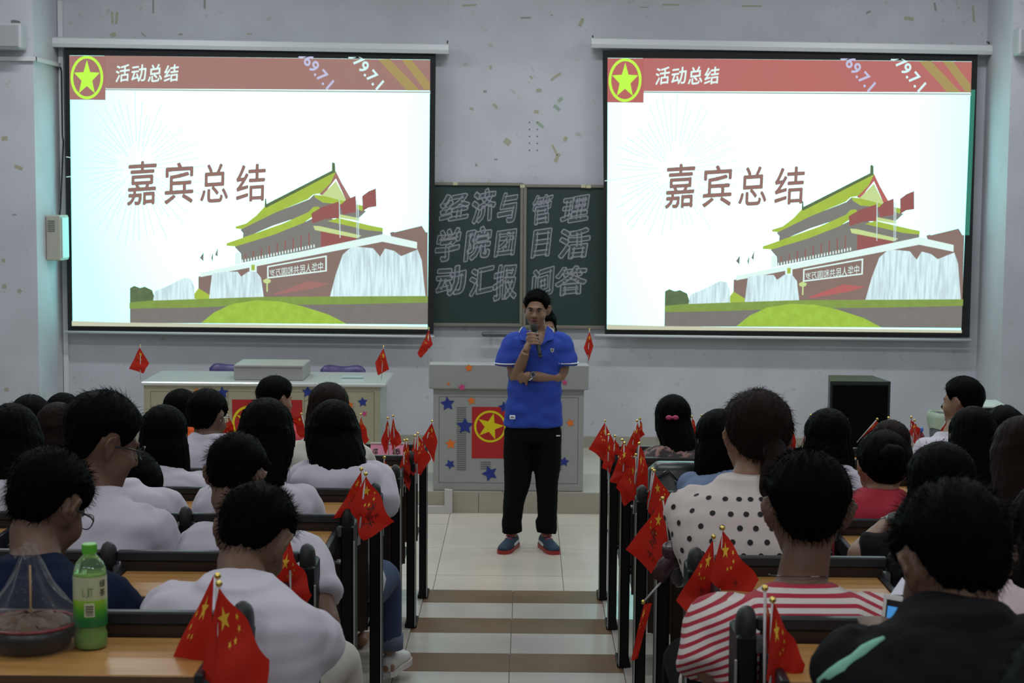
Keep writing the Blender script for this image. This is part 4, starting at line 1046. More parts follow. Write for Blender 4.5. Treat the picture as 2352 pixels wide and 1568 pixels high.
# left block
A = seated('young man in a white T-shirt bent over his desk, nearest on the left', 1, 578, 1112, (545, 1362), yaw=-14, pitch=34, roll=10, hair='crop', sw=.200, Yh=.36, dN=.20, vox=.0085, thick=.012, fuzz=3200, skin=SKIN2, tw=-12, cap_kw={}, wrist=[None, (612, 1378, 4.02)], elbow=[None, (690, 1500, 3.75)], legs=SNAVY, wr=.006, shz=-.04)
pw = A['wr'][1]; b = MB(); p0 = at(596, 1362, 3.95); p1 = at(648, 1343, 3.90)
b.add(*capsule(p0, p1, .0035, .005, 8)); tag(b.build('pen', mat('blue_grey_pen', (.12, .13, .26, 1), .4), None, True), 'blue-grey pen held by the young man nearest on the left', 'pen')
B = seated('young man in a white T-shirt with his elbow out over the aisle side', 2, 538, 998, (572, 1222), yaw=-12, pitch=26, roll=6, hair='short', sw=.195, Yh=.42, dN=.13, vox=.0095, thick=.013, fuzz=2200, skin=SKIN2, tw=-16, elbow=[None, (762, 1468, 4.46)], wrist=[None, (690, 1440, 4.74)], sleeve=.55, legs=SCREAM, cap_kw={})
Cc = seated('boy in a navy shirt and glasses with his head down at the left edge', 1, 104, 1036, (72, 1318), yaw=-26, pitch=26, roll=4, hair='short', shirt=SNAVY, sw=.195, Yh=.36, dN=.13, vox=.0085, thick=.015, fuzz=3200, glasses=PLAST, skin=SKIN2, tw=-10, cap_kw={})
D_ = seated('young man in a white T-shirt and black glasses looking right', 2, 232, 912, (212, 1158), yaw=-58, pitch=16, roll=0, hs=1.06, hair='short', sw=.205, Yh=.36, dN=.06, vox=.0085, thick=.022, fuzz=1500, glasses=PLAST, skin=SKIN2, tw=-18)
seated('girl with very long straight black hair down to the desk in a white shirt', 3, 612, 920, (588, 1118), pitch=6, hair='long', sw=.185, Yh=.32, thick=.017, fuzz=900, fem=True, extra=dict(len=.27, w=1.0), cap_kw={})
G6 = seated('girl with long black hair in a white blouse just behind the brown-haired girl', 4, 766, 925, (782, 1068), pitch=4, hair='long', sw=.180, Yh=.32, thick=.02, fuzz=700, fem=True, extra=dict(len=.18, w=1.13), elbow=[None, (885, 1160, 6.62)], sleeve=1.1, legs=JEAN, leg2=((884, 1318, 7.10), (893, 1500, 7.14)))
seated('girl with brown hair in a cream blouse', 5, 755, 884, (750, 1018), pitch=4, hair='long', hc=HAIRB, shirt=SCREAM, sw=.185, Yh=.33, thick=.02, fuzz=300, fem=True, extra=dict(len=.16), sleeve=1.1)
seated('girl with a short black bob in a white T-shirt', 4, 376, 938, (378, 1090), pitch=6, hair='bob', sw=.185, Yh=.33, thick=.020, fuzz=600, fem=True, extra=dict(len=.205, w=1.02))
W_ = seated('student in a printed white T-shirt leaning low over the desk', 3, 288, 1040, (262, 1126), yaw=-60, pitch=50, hair='short', sw=.205, Yh=.42, dN=.20, thick=.018, fuzz=200)
b = MB()
for L in ([(291,1180),(298,1170),(303,1169),(318,1177),(333,1182),(328,1186)], [(234,1158),(239,1145),(242,1154)], [(252,1164),(266,1155),(262,1163),(268,1154),(260,1167)]):
    Q_ = [q for q in (on_cloth(W_, x, y, .002) for x, y in L) if q is not None]
    if len(Q_) > 2: b.add(*loft(Q_, .0020, .0015, 5))
b.build('printed_line', INKK, W_['root'], kind='stuff')
seated('girl with shoulder-length brownish hair cut off by the left edge', 3, 26, 936, (-12, 1092), pitch=8, hair='long', hc=HAIR, sw=.185, Yh=.33, thick=.02, fuzz=700, fem=True, extra=dict(len=.02, w=1.15))
seated('student with loose dark brown hair behind the boy in black glasses', 4, 132, 928, (122, 1080), pitch=6, hair='long', hc=HAIRB, sw=.185, Yh=.33, fem=True, fuzz=200, extra=dict(len=.06))
seated('leftmost black-haired student in the far rows', 5, 70, 913, (66, 1045), hair='short', Yh=.33, fuzz=150, shirt=SBLACK, thick=.02)
seated('second black-haired student from the left in the far rows', 6, 145, 908, (146, 1020), hair='bob', Yh=.33, fuzz=150, shirt=SBLACK, thick=.02, fem=True)
seated('boy in a pale grey collared shirt and thin glasses', 5, 476, 898, (482, 1018), yaw=-22, pitch=8, hair='short', Yh=.33, fuzz=500, shirt=SW, thick=.018, glasses=STEEL, sw=.185, skin=SKIN2)
o = seated('student in an orange shirt mostly hidden behind the boy in thin glasses', 6, 415, 898, (436, 1000), yaw=-10, hair='bob', Yh=.33, fuzz=150, shirt=SORANGE, thick=.018, sw=.17, extra=dict(len=.17))
b = MB(); b.add(*loft([at(424, 1004, 8.6), at(450, 1002, 8.6)], .008, .004, 8)); b.build('collar_stripe', mat('pale_blue_stripe', (.3, .5, .5, 1), .7), o['root'])
seated('woman in a coral pink top turning her head to the right', 7, 634, 870, (650, 985), yaw=-52, pitch=2, hair='tied', Yh=.33, fuzz=300, shirt=SPINK, thick=.024, sw=.175, fem=True)

# right block
seated('girl with long black hair and a pink bow in a dark patterned blouse', 6, 1546, 912, (1560, 1030), pitch=4, hair='long', Yh=.33, fuzz=500, shirt=SLACE, thick=.02, sw=.17, fem=True, extra=dict(len=.12, w=.95), cap_kw={})
bc = at(1544, 959, rowY(6)+.33-.135); b = MB()
for s in (-1, 1): V, Fc = ball((bc[0]+s*.017, bc[1], bc[2]), (.017, .010, .013), 10, 8); b.add(V, Fc)
b.add(*ball(bc, (.007, .012, .008), 8, 6)); b.build('hair_bow', mat('pink_bow', (.45, .05, .16, 1), .6), bpy.data.objects[-1] if False else [x for x in bpy.data.objects if x.name.startswith('person')][-1], True)
G2 = seated('student with a rounded black hairdo leaning on a denim jacket', 4, 1652, 948, (1672, 1096), yaw=10, pitch=10, hair='bob', Yh=.36, fuzz=300, shirt=SDENIM, thick=.02, sw=.175, fem=True, extra=dict(len=.17), elbow=[(1585, 1112, 7.0), None], sleeve=1.2)
G3 = seated('woman in a white blouse with black polka dots and a ponytail', 2, 1738, 908, (1712, 1126), yaw=6, pitch=4, roll=3, hs=1.02, hair='pony', Yh=.34, dN=.09, fuzz=2600, shirt=SDOT, thick=.022, hc=HAIRB, sw=.20, fem=True, extra=dict(dx=-.045, len=.24), vox=.0095, elbow=[(1590, 1240, 4.62), None], sleeve=1.15, wr=.005)
add_dots(G3)
G4 = seated('young man in a red and white striped T-shirt with short black hair', 1, 1858, 1040, (1838, 1372), yaw=-2, pitch=6, roll=0, hs=1.07, hair='short', Yh=.33, dN=.07, fuzz=3200, shirt=SSTR, thick=.015, sw=.220, vox=.0085, skin=SKIN2, wr=.004, elbow=[(1628, 1545, 3.60), None], sleeve=1.0)
add_stripes(G4)
P = [at(x, y, Y) for x, y, Y in ((1770, 1352, 3.62), (1765, 1322, 3.66), (1800, 1332, 3.645), (1840, 1342, 3.63), (1900, 1342, 3.64))]
P = [G4['Sn']+G4['fwd']*.02+G4['lat']*.066*math.cos(a)+G4['fwd']*.062*math.sin(a)+G4['axn']*(.045-.01*math.sin(a)) for a in np.linspace(0, 2*math.pi, 20)]
b = MB(); b.add(*loft(P, .0012, .0012, 5, cap=False)); b.build('neck_cord', PLAST, G4['root'])
G5 = seated('boy in a dark hoodie with green piping holding a phone at the right', 0, 2200, 1116, (2192, 1446), yaw=14, pitch=24, roll=-3, hs=1.06, hair='short', Yh=.34, dN=.13, fuzz=3200, shirt=SBLACK, thick=.016, sw=.205, vox=.0085, skin=SKIN2, sleeve=1.7, elbow=[(2036, 1575, 2.90), None], wrist=[(2018, 1452, 3.12), None], tw=14)
G5r = G5['root']
V, Fc = loft([G5['Sn']-G5['axn']*.02-G5['fwd']*.06+G5['lat']*s for s in np.linspace(-.15, .15, 9)], [.02, .04, .045, .045, .045, .045, .045, .04, .02], [.02, .03, .035, .04, .042, .04, .035, .03, .02], 12, (0, 0, 1)); mk('hood', V, Fc, SBLACK, G5r, True)
P = [on_cloth(G5, x, y, .004) for x, y in ((1880, 1566), (1905, 1548), (1935, 1530), (1960, 1510), (1985, 1492), (2010, 1476), (2030, 1464))]; P = [q for q in P if q is not None]
V, Fc = loft(P, np.interp(np.linspace(0, 1, len(P)), [0, .3, .5, .7, 1], [.006, .010, .006, .009, .003]), .003, 8, (0, .2, 1)); mk('green_piping', V, Fc, MINT, G5r, True)
# phone in his hand
pc_ = at(2064, 1446, 3.20)
r_ = empty('mobile_phone', pc_, 'white mobile phone with a blue lit screen in the hoodie boy\'s hand', 'phone')
V, Fc = MB().box(-.034, .034, -.004, .004, -.066, .066, bev=.002), None
Rp = rotm(0, 28, 10); mbp = V; VV = np.vstack(mbp.V)@Rp.T+pc_; mk('phone_body', VV, mbp.F, SHOEW, r_)
scr = np.array([(-.029, -.0045, -.055), (.029, -.0045, -.055), (.029, -.0045, .055), (-.029, -.0045, .055)])@Rp.T+pc_
mk('phone_glass', scr, [(3, 2, 1, 0)], mat('dark_glass', (.01, .01, .012, 1), .1), r_)
scr = np.array([(-.026, -.005, -.02), (.026, -.005, -.02), (.026, -.005, .042), (-.026, -.005, .042)])@Rp.T+pc_
mk('phone_display', scr, [(3, 2, 1, 0)], mat('phone_blue', S(70, 140, 205), emit=.9), r_)
seated('student with dark hair at the bottom right corner', -1, 2545, 1478, (2560, 2050), hair='long', Yh=.02, fuzz=1200, shirt=SBLACK, thick=.02, yaw=20, pitch=10, extra=dict(len=.05), fem=True, lower=False)
G7 = seated('girl with dark hair and a silver wristwatch in a black top', 2, 2165, 1030, (2178, 1240), yaw=12, pitch=14, hair='bob', Yh=.40, dN=.1, fuzz=800, shirt=SBLACK, thick=.022, sw=.19, fem=True, extra=dict(len=.22, w=1.08), elbow=[(1966, 1280, 4.76), None], wrist=[(2048, 1196, 4.98), None], sleeve=.80, vox=.0095)
def watch(c, ax, r, parent, strap, dial):
    ax = np.array(ax, float); ax /= np.linalg.norm(ax); c = np.array(c)
    V, Fc = loft([c-ax*.009, c+ax*.009], r, r*.9, 18, (1, 0, .2)); mk('watch_strap', V, Fc, strap, parent, True)
    d = np.array([-.15, -1, .35]); d -= ax*(d@ax); d /= np.linalg.norm(d); V, Fc = loft([c+d*r*.85, c+d*(r+.008)], .019, .019, 18, ax); o = mk('watch_case', V, Fc, STEEL, parent)
    V, Fc = loft([c+d*(r+.008), c+d*(r+.0095)], .015, .015, 18, ax); mk('watch_dial', V, Fc, dial, parent)
DIAL = mat('white_dial', (.6, .62, .62, 1), .3)
wa = G7['wr'][0]; we = G7['el'][0]; watch(wa*.86+we*.14, wa-we, .030, G7['root'], PLAST, DIAL)
G8 = seated('girl with a hair bun in a red hooded top', 3, 2030, 995, (2022, 1148), yaw=4, pitch=8, hair='bun', Yh=.34, dN=.08, fuzz=500, shirt=SRED, thick=.018, sw=.19, fem=True, sleeve=1.1)
V, Fc = loft([G8['Sn']-G8['fwd']*.07-G8['axn']*.055+G8['lat']*x for x in np.linspace(-.17, .17, 7)], [.012, .02, .024, .024, .024, .02, .012], [.03, .04, .045, .045, .045, .04, .03], 12, (0, 0, 1)); mk('grey_band', V, Fc, SGREY, G8['root'], True)
seated('girl with a black bob in a white shirt in front of the loudspeaker', 4, 1902, 946, (1912, 1092), yaw=0, pitch=6, hair='bob', Yh=.34, fuzz=400, sw=.185, thick=.02, fem=True, extra=dict(len=.20, w=1.0))
seated('student with dark hair pushed up by a grey band', 5, 2046, 970, (2050, 1090), hair='bob', hc=HAIRB, Yh=.34, fuzz=200, shirt=SBLACK, thick=.018, fem=True, extra=dict(len=.17))
G11 = seated('woman in a white short-sleeved top with her hair up looking left', 6, 2210, 870, (2185, 1010), yaw=56, pitch=0, hair='tied', Yh=.36, fuzz=300, sw=.185, thick=.020, fem=True, elbow=[(2125, 1060, 8.7), None], tw=20)
G12 = seated('girl with long black hair in front of the woman looking left', 4, 2236, 942, (2240, 1110), hair='long', Yh=.34, fuzz=300, shirt=SBLACK, thick=.02, sw=.18, fem=True, extra=dict(len=.2))
seated('black-haired student right of the small cabinet', 5, 2308, 938, (2308, 1080), hair='short', Yh=.34, fuzz=200, shirt=SBLACK, thick=.02)
seated('girl with long loose hair cut off by the right edge', 3, 2350, 966, (2350, 1150), hair='long', hc=HAIRB, Yh=.34, fuzz=500, shirt=SBLACK, thick=.022, sw=.18, fem=True, extra=dict(len=.18, w=1.15))
seated('person in a pale pink top at the right edge behind the hoodie boy', 1, 2420, 1120, (2400, 1345), hair='long', Yh=.34, fuzz=200, shirt=mat('pale_pink_cotton', (.5, .40, .42, 1), .85), thick=.02, sw=.2, fem=True, extra=dict(len=.1))

# trainer and turn-up of the leg standing out in the aisle
an = np.array(at(893, 1500, 7.14)); fz = at(895, 1549, 7.14)[2]
b = MB(); b.add(*loft([an+np.array([0, 0, .022]), an+np.array([0, 0, .085])], [.062, .064], [.062, .064], 16)); b.build('turn_up', JEANL, G6['root'], True)
def shoe(c, d, par, m_up, m_sole, L=.27, name='shoe', z0=0.0):
    """c heel-centre on the ground, d toe direction"""
    d = np.array([d[0], d[1], 0.0]); d /= np.linalg.norm(d); s = np.array([d[1], -d[0], 0]); c = np.array([c[0], c[1], z0])
    up = []; so = []
    ts = [-.03, 0, .05, .11, .17, .22, .25, .265]; wd = [.022, .034, .036, .038, .046, .046, .036, .018]; ht = [.055, .075, .082, .070, .052, .042, .034, .022]
    n = 14; V = []; Fc = []
    for t, w_, h in zip(ts, wd, ht):
        for i in range(n):
            a = math.pi*i/(n-1); V.append(c+d*t*(L/.27)+s*math.cos(a)*w_+np.array([0, 0, .022+h*math.sin(a)**.7]))
    for i in range(len(ts)-1):
        for j in range(n-1): Fc.append((i*n+j, i*n+j+1, (i+1)*n+j+1, (i+1)*n+j))
        Fc.append((i*n, (i+1)*n, (i+1)*n+n-1, i*n+n-1))
    Fc.append(tuple(range(n-1, -1, -1))); Fc.append(tuple(range((len(ts)-1)*n, len(ts)*n)))
    o = mk(name, V, Fc, m_up, par, True)
    P = []
    for sg in (1, -1):
        for t, w_ in (zip(ts, wd) if sg == 1 else reversed(list(zip(ts, wd)))): P.append(c+d*(t*(L/.27)+(.006 if t > .25 else 0))+s*sg*(w_+.004))
    k = len(P); V = [p+np.array([0, 0, .001]) for p in P]+[p+np.array([0, 0, .026]) for p in P]
    mk('sole', V, [tuple(range(k)), tuple(range(2*k-1, k-1, -1))]+[((i+1) % k, i, k+i, k+(i+1) % k) for i in range(k)], m_sole, o)
    return o
shoe((an[0]-.005, an[1]-.02), (.25, 1), G6['root'], SHOEW, SHOEW, .24, z0=fz)

# ------------------------------------------------------------------ the speaker
MY = 11.354
sp = empty('person', at(1222, 1258, MY)*np.array([1, 1, 0]), 'man in a royal blue polo shirt and black trousers speaking into a microphone', 'person')
p = lambda x, y, dy=0.0: np.array(at(x, y, MY+dy))
Hc = p(1233, 668)+np.array([0, .0, -.131]); RS = rotm(172, 3, -2)
body = head_parts(1.0, RS, Hc, hi=True)
LAT = np.array([1.0, 0, 0]); nb = p(1236, 768, .01)
body.append(loft([nb+np.array([0, .01, -.06]), nb, p(1235, 748, .01), Hc+np.array([0, .012, -.03])], [.075, .060, .054, .05], [.07, .058, .056, .05], 16, LAT))
pel = p(1224, 985); che = p(1234, 775)
body.append(loft([pel, p(1225, 940), p(1228, 900), p(1231, 850), p(1233, 810), p(1234, 785), p(1235, 770), p(1235, 762)], [.165, .155, .152, .170, .190, .185, .14, .07], [.11, .108, .108, .115, .115, .10, .075, .06], 24, LAT, 2.3))
SR, ER, WR = p(1173, 785, 0), p(1184, 872, -.05), p(1207, 808, -.20)
SL, EL, WL = p(1297, 785, 0), p(1289, 866, -.04), p(1209, 863, -.17)
for (s0, e0, w0, k) in ((SR, ER, WR, -1), (SL, EL, WL, 1)):
    body.append(limb([s0-np.array([k*.05, 0, 0]), s0, (s0+e0)/2, e0, e0*.5+w0*.5, w0], [.045, .052, .050, .044, .040, .029], 14))
# right hand closed round the microphone
M0, M1 = p(1226.5, 750, -.165), p(1241, 817, -.235); mx = (M1-M0)/np.linalg.norm(M1-M0)
for i, (y, L) in enumerate(((765, 1.0), (773, 1.05), (781, 1.0), (788.5, .9))):
    t = (y-750)/(817-750); m_ = M0+(M1-M0)*t; r = .0095-.0006*i
    pts = [m_+np.array([-.052, .024, -.010]), m_+np.array([-.047, -.004, -.002]), m_+np.array([-.026, -.027, .001]), m_+np.array([.002, -.030, -.002])*L, m_+np.array([.020, -.016, -.006])*L]
    body.append(loft(pts, [r*1.15, r*1.1, r, r*.93, r*.7], [r*1.15, r*1.1, r, r*.93, r*.7], 10, mx))
m_ = M0+(M1-M0)*.42
body.append(loft([WR, WR*.45+(m_+np.array([-.048, .02, -.02]))*.55, m_+np.array([-.047, .018, .0]), m_+np.array([-.044, .016, .028])], [.028, .030, .030, .022], [.022, .026, .024, .014], 12, (0.3, 0, 1)))
body.append(loft([m_+np.array([-.036, .03, -.03]), m_+np.array([-.012, .032, -.004]), m_+np.array([.008, .026, .022]), m_+np.array([.016, .022, .036])], [.015, .013, .011, .008], [.015, .013, .011, .008], 10, (0, 1, 0)))
# left hand tucked under the other elbow
body += hand(WL, p(1186, 873, -.10)-WL, (0, -1, .1), -1, .95, .9)
LEG = [([p(1193, 985), p(1190, 1050), p(1187, 1110), p(1176, 1180), p(1175, 1232)], [.095, .082, .06, .046, .036]), ([p(1256, 985), p(1260, 1050), p(1256, 1110), p(1257, 1180), p(1255, 1232)], [.095, .08, .06, .046, .036])]
for pts, rs in LEG: body.append(limb(pts, rs, 14))
V, Fc = join(body); link('body', remesh(V, Fc, .0065, 2), SKIN, sp)
# polo shirt
sh = [loft([p(1225, 976), p(1225, 955), p(1227, 915), p(1229, 870), p(1232, 825), p(1234, 798), p(1235, 780), p(1235.5, 770), p(1236, 762)], [.196, .192, .180, .178, .192, .200, .188, .135, .085], [.135, .134, .130, .130, .130, .122, .105, .085, .070], 28, LAT, 2.3)]
sh.append(limb([SR+np.array([.07, 0, .012]), SR+np.array([.012, 0, 0]), p(1169, 812, -.015), p(1166, 840, -.03)], [.060, .062, .074, .088], 16)); sh.append(limb([SL-np.array([.07, 0, -.012]), SL-np.array([.012, 0, 0]), p(1297, 812, -.01), p(1297, 839, -.02)], [.060, .062, .074, .090], 16))
V, Fc = join(sh); ms = remesh(V, Fc, .0085, 2); cloth_wrinkles(ms, .007, 77)
import bmesh
bm = bmesh.new(); bm.from_mesh(ms); vb = p(1242, 797); nbx = p(1237, 762)
kill = []
for f in bm.faces:
    c = f.calc_center_median(); dz = c.z-vb[2]; cx = vb[0]+(nbx[0]-vb[0])*dz/(nbx[2]-vb[2])
    if dz > 0 and c.y < MY-.03 and abs(c.x-cx) < dz*.50: kill.append(f)
bmesh.ops.delete(bm, geom=kill, context='FACES'); bm.to_mesh(ms); bm.free()
link('polo_shirt', ms, SBLUE, sp)
# collar flaps, placket, piping, badges
def plate(pts, y_of, th, m, name, par):
    V = [np.array(at(x, y, MY+d)) for x, y, d in pts]; n = len(V); V2 = [v+np.array([0, th, 0]) for v in V]
    return mk(name, V+V2, [tuple(range(n-1, -1, -1)), tuple(range(n, 2*n))]+[(i, (i+1) % n, n+(i+1) % n, n+i) for i in range(n)], m, par)
c1 = plate([(1204, 749, -.04), (1209, 758, -.085), (1212, 779, -.125), (1207, 783, -.13), (1195, 779, -.115), (1192, 763, -.06), (1198, 753, -.03)], 0, .012, SBLUE, 'collar', sp)
c2 = plate([(1256, 748, -.04), (1253, 760, -.085), (1249, 781, -.13), (1262, 782, -.13), (1272, 777, -.11), (1273, 761, -.06), (1266, 753, -.03)], 0, .012, SBLUE, 'collar', sp)
for L in ([(1192, 764, -.066), (1195, 757, -.05), (1200, 751, -.035)], [(1272, 763, -.066), (1270, 757, -.055), (1262, 751, -.035)]):
    b = MB(); b.add(*loft([p(*q) for q in L], .0035, .0035, 6)); b.build('collar_piping', WHITEP, sp, True)
b = MB(); b.add(*loft([p(1243, 797, -.135), p(1255, 780, -.132)], .004, .010, 8, (0, 1, 0))); b.add(*loft([p(1243, 797, -.135), p(1243, 812, -.137)], .003, .008, 8, (0, 1, 0))); b.build('placket', SBLUE, sp, True)
for e, (c, r) in enumerate(((p(1166, 833, -.028), .0885), (p(1297.5, 832, -.018), .0905))):
    P = []; ax = np.array([.05 if e else -.05, -.1, 1])
    for i in range(29): a = 2*math.pi*i/28; P.append(c+np.array([r*math.cos(a), r*math.sin(a), 0]))
    V, Fc = loft(P, .004, .005, 6, (0, 0, 1), cap=False); mk('sleeve_piping', V, Fc, WHITEP, sp, True)
b = MB(); V, Fc = extr([(0, -.016), (.010, -.008), (.013, .012), (-.013, .012), (-.010, -.008)], 0, .004); cb = p(1268.5, 804, -.136); b.add(V@np.eye(3) + cb if isinstance(V, np.ndarray) else np.array(V)+cb, Fc); b.build('chest_badge', mat('badge_silver', (.42, .43, .42, 1), .5), sp)
b = MB().box(cb[0]-.006, cb[0]+.006, cb[1]-.002, cb[1], cb[2]+.003, cb[2]+.006).box(cb[0]-.0015, cb[0]+.0015, cb[1]-.002, cb[1], cb[2]-.009, cb[2]+.004); b.build('badge_mark', SNAVY, sp)
cb = p(1177, 958, -.128); MB().box(cb[0]-.019, cb[0]+.019, cb[1]-.004, cb[1]+.01, cb[2]-.013, cb[2]+.013, bev=.003).build('hem_label', WHITEP, sp)
MB().box(cb[0]-.013, cb[0]+.012, cb[1]-.006, cb[1]-.003, cb[2]-.002, cb[2]+.002).box(cb[0]-.010, cb[0]+.004, cb[1]-.006, cb[1]-.003, cb[2]+.004, cb[2]+.006).build('label_print', SGREY, sp)
# trousers
tr = [loft([p(1224, 1010), p(1224, 985), p(1224, 962)], [.170, .178, .172], [.125, .13, .125], 20, LAT, 2.3)]
for pts, rs in (([p(1192, 985), p(1190, 1050), p(1190, 1100), p(1180, 1150), p(1176, 1195), p(1177, 1222)], [.100, .099, .090, .072, .063, .070]), ([p(1255, 985), p(1259, 1050), p(1256, 1100), p(1257, 1150), p(1257, 1195), p(1255, 1222)], [.100, .090, .077, .067, .062, .068])):
    tr.append(limb(pts, rs, 16))
for c in (p(1177, 1206), p(1255, 1206)): tr.append(loft([c+np.array([.02, -.01, .012]), c+np.array([-.01, 0, 0]), c-np.array([.0, 0, .02])], [.070, .076, .070], [.066, .072, .066], 14, LAT))
V, Fc = join(tr); mt_ = remesh(V, Fc, .012, 2); cloth_wrinkles(mt_, .004, 5); link('trousers', mt_, TBLACK, sp)
cb = p(1282, 998, -.06); MB().box(cb[0]-.014, cb[0]+.012, cb[1]-.05, cb[1]-.045, cb[2]-.003, cb[2]+.003).build('trouser_logo', WHITEP, sp)
for (x, dx, sg) in ((1182, -.33, -1), (1247, .33, 1)):
    c = p(x, 1250, .02); o = shoe((c[0], MY+.05), (dx, -1), sp, SHOEN, SHOER, .27, 'trainer')
    d = np.array([dx, -1, 0]); d /= np.linalg.norm(d); s_ = np.array([d[1], -d[0], 0]); cc = np.array([c[0], MY+.05, 0])
    for j in range(4): q = cc+d*(.085+.022*j)+np.array([0, 0, .105-.013*j]); V, Fc = loft([q-s_*.026, q+np.array([0, 0, .006]), q+s_*.026], .005, .004, 6, d); mk('lace', V, Fc, SHOER, o, True)
    q = cc-s_*sg*-.0; V, Fc = loft([cc+d*.0+s_*sg*.030*(1)+np.array([0, 0, .045]), cc+d*.06+s_*sg*.034+np.array([0, 0, .04]), cc+d*.12+s_*sg*.036+np.array([0, 0, .035])], [.010, .014, .010], [.006, .008, .006], 8, (0, 0, 1)); mk('side_panel', V, Fc, SHOEW, o, True)
# hair, brows, eyes, mouth, glasses, watch
hp_ = hair_cap('short', 1.0, RS, Hc, .013, 96, 76, fuzz=1800, seed=3, top=1.3); V, Fc = join(hp_); mk('hair', V, Fc, HAIR, sp, True)
f = lambda x, y, z: RS@np.array([x, y, z])+Hc
for s in (-1, 1):
    V, Fc = loft([f(s*.014, .103, .023), f(s*.030, .101, .028), f(s*.048, .088, .024)], [.003, .0048, .002], [.003, .003, .002], 8, (0, 0, 1)); mk('eyebrow', V, Fc, HAIR, sp, True)
    V, Fc = ball((0, 0, 0), (.0125, .006, .0052), 14, 8); e = mk('eye', V@RS.T+f(s*.031, .0885, .009), Fc, mat('eye_white', (.35, .33, .30, 1), .3), sp, True)
    V, Fc = ball((0, 0, 0), (.0052, .003, .0050), 12, 8); mk('iris', V@RS.T+f(s*.030, .0935, .009), Fc, mat('iris_dark', (.01, .006, .004, 1), .2), e, True)
    V, Fc = loft([f(s*.018, .0945, .0115), f(s*.031, .0975, .0150), f(s*.044, .089, .0115)], [.0022, .0030, .002], [.003, .003, .002], 8, (0, 0, 1)); mk('eyelid', V, Fc, SKIN2, sp, True)
V, Fc = loft([f(-.024, .088, -.057), f(-.010, .0935, -.053), f(0, .0935, -.0545), f(.010, .0935, -.053), f(.024, .088, -.057)], [.002, .0045, .0045, .0045, .002], [.003]*5, 8, (0, 0, 1)); mk('upper_lip', V, Fc, LIP, sp, True)
V, Fc = loft([f(-.022, .088, -.061), f(0, .092, -.072), f(.022, .088, -.061)], [.002, .0060, .002], [.003]*3, 8, (0, 0, 1)); mk('lower_lip', V, Fc, LIP, sp, True)
V, Fc = loft([f(-.018, .0895, -.059), f(0, .0915, -.0625), f(.018, .0895, -.059)], [.0015, .0045, .0015], [.003]*3, 8, (0, 0, 1)); mk('open_mouth', V, Fc, mat('mouth_dark', (.02, .006, .005, 1), .6), sp, True)
specs(Hc, RS, 1.0, sp, mat('thin_gunmetal_frames', (.12, .11, .11, 1), .3, metal=.7), .0011)
watch(WL*.90+EL*.10, WL-EL, .036, sp, STEEL, mat('dark_dial', (.03, .03, .035, 1), .2))
# microphone in his hand
mc = empty('microphone', M0, 'black handheld microphone held to the mouth of the man in blue', 'microphone')
V, Fc = loft([M0-mx*.020, M0-mx*.012, M0+mx*.006, M0+mx*.026, M0+mx*.034], [.010, .020, .0245, .021, .017], [.010, .020, .0245, .021, .017], 18); mk('grille_head', V, Fc, mat('mic_foam', (.012, .012, .013, 1), .8, bump=.5, bscale=600), mc, True)
V, Fc = loft([M0+mx*.034, M0+mx*.06, M1-mx*.02, M1], [.0165, .0150, .0135, .013], [.0165, .0150, .0135, .013], 18); mk('handle', V, Fc, mat('mic_black', (.012, .018, .018, 1), .3), mc, True)
V, Fc = loft([M1, M1+mx*.012], [.0135, .012], [.0135, .012], 16); mk('end_cap', V, Fc, PLAST, mc, True)

# person behind the podium, mostly hidden by the speaker
def stander(label, hx, topy, Y, z0, hair, shirt, legs):
    top = np.array(at(hx, topy, Y)); H = top-np.array([0, 0, .132]); R = rotm(195, 18, 6); root = empty('person', (top[0], Y, z0), label, 'person')
    Sn = H+np.array([0, .05, -.20]); Pv = np.array([Sn[0], Y+.05, z0+.90]); fwd = np.array([0, -1.0, 0]); lat = np.array([1.0, 0, 0])
    bd = head_parts(1, R, H); bd.append(loft([Sn+np.array([0, -.03, -.05]), H+np.array([0, .02, -.06])], [.062, .05], [.058, .05], 12, lat)); bd.append(torso(Pv, Sn, lat, fwd, .175, 0, fem=True, bulge=.02))
    s2 = [torso(Pv, Sn, lat, fwd, .185, .012, fem=True, bulge=.02)]; lg = [loft([Pv-np.array([0, 0, .1]), Pv+np.array([0, 0, .06])], [.17, .165], [.12, .12], 16, lat)]
    for s in (-1, 1):
        a = Sn+s*lat*.15+np.array([0, -.01, -.06]); e = a+np.array([s*.04, -.05, -.25]); w_ = e+np.array([-s*.08, -.20, .0])
        bd.append(limb([a, (a+e)/2, e, (e+w_)/2, w_], [.045, .042, .036, .032, .024])); bd += hand(w_, (0, -1, -.2), (0, 0, 1), -s, .4, .9); s2.append(limb([a-s*lat*.04, a, (a+e)/2], [.058, .062, .06]))
        h = Pv+s*lat*.09; k = np.array([h[0], Y+.03, z0+.48]); an = np.array([h[0], Y+.05, z0+.09]); bd.append(limb([h, k, an], [.08, .055, .036])); lg.append(limb([h, k, an], [.095, .068, .052]))
        shoe((an[0], an[1]+.03), (s*.1, -1), root, PLAST, PLAST, .24, z0=z0)
    V, Fc = join(bd); link('body', remesh(V, Fc, .012, 2), SKIN, root); V, Fc = join(s2); link('shirt', remesh(V, Fc, .012, 2), shirt, root); V, Fc = join(lg); link('trousers', remesh(V, Fc, .016, 2), legs, root)
    V, Fc = join(hair_cap('long', 1, R, H, .018, fuzz=200)+hang([H+R@np.array([0, -.01, .05]), H+R@np.array([0, -.03, -.04]), Sn+np.array([0, .06, -.02]), Sn+np.array([0, .08, -.16])], [.08, .1, .1, .08], [.09, .09, .04, .02], R, 3)); mk('hair', V, Fc, HAIR, root, True)
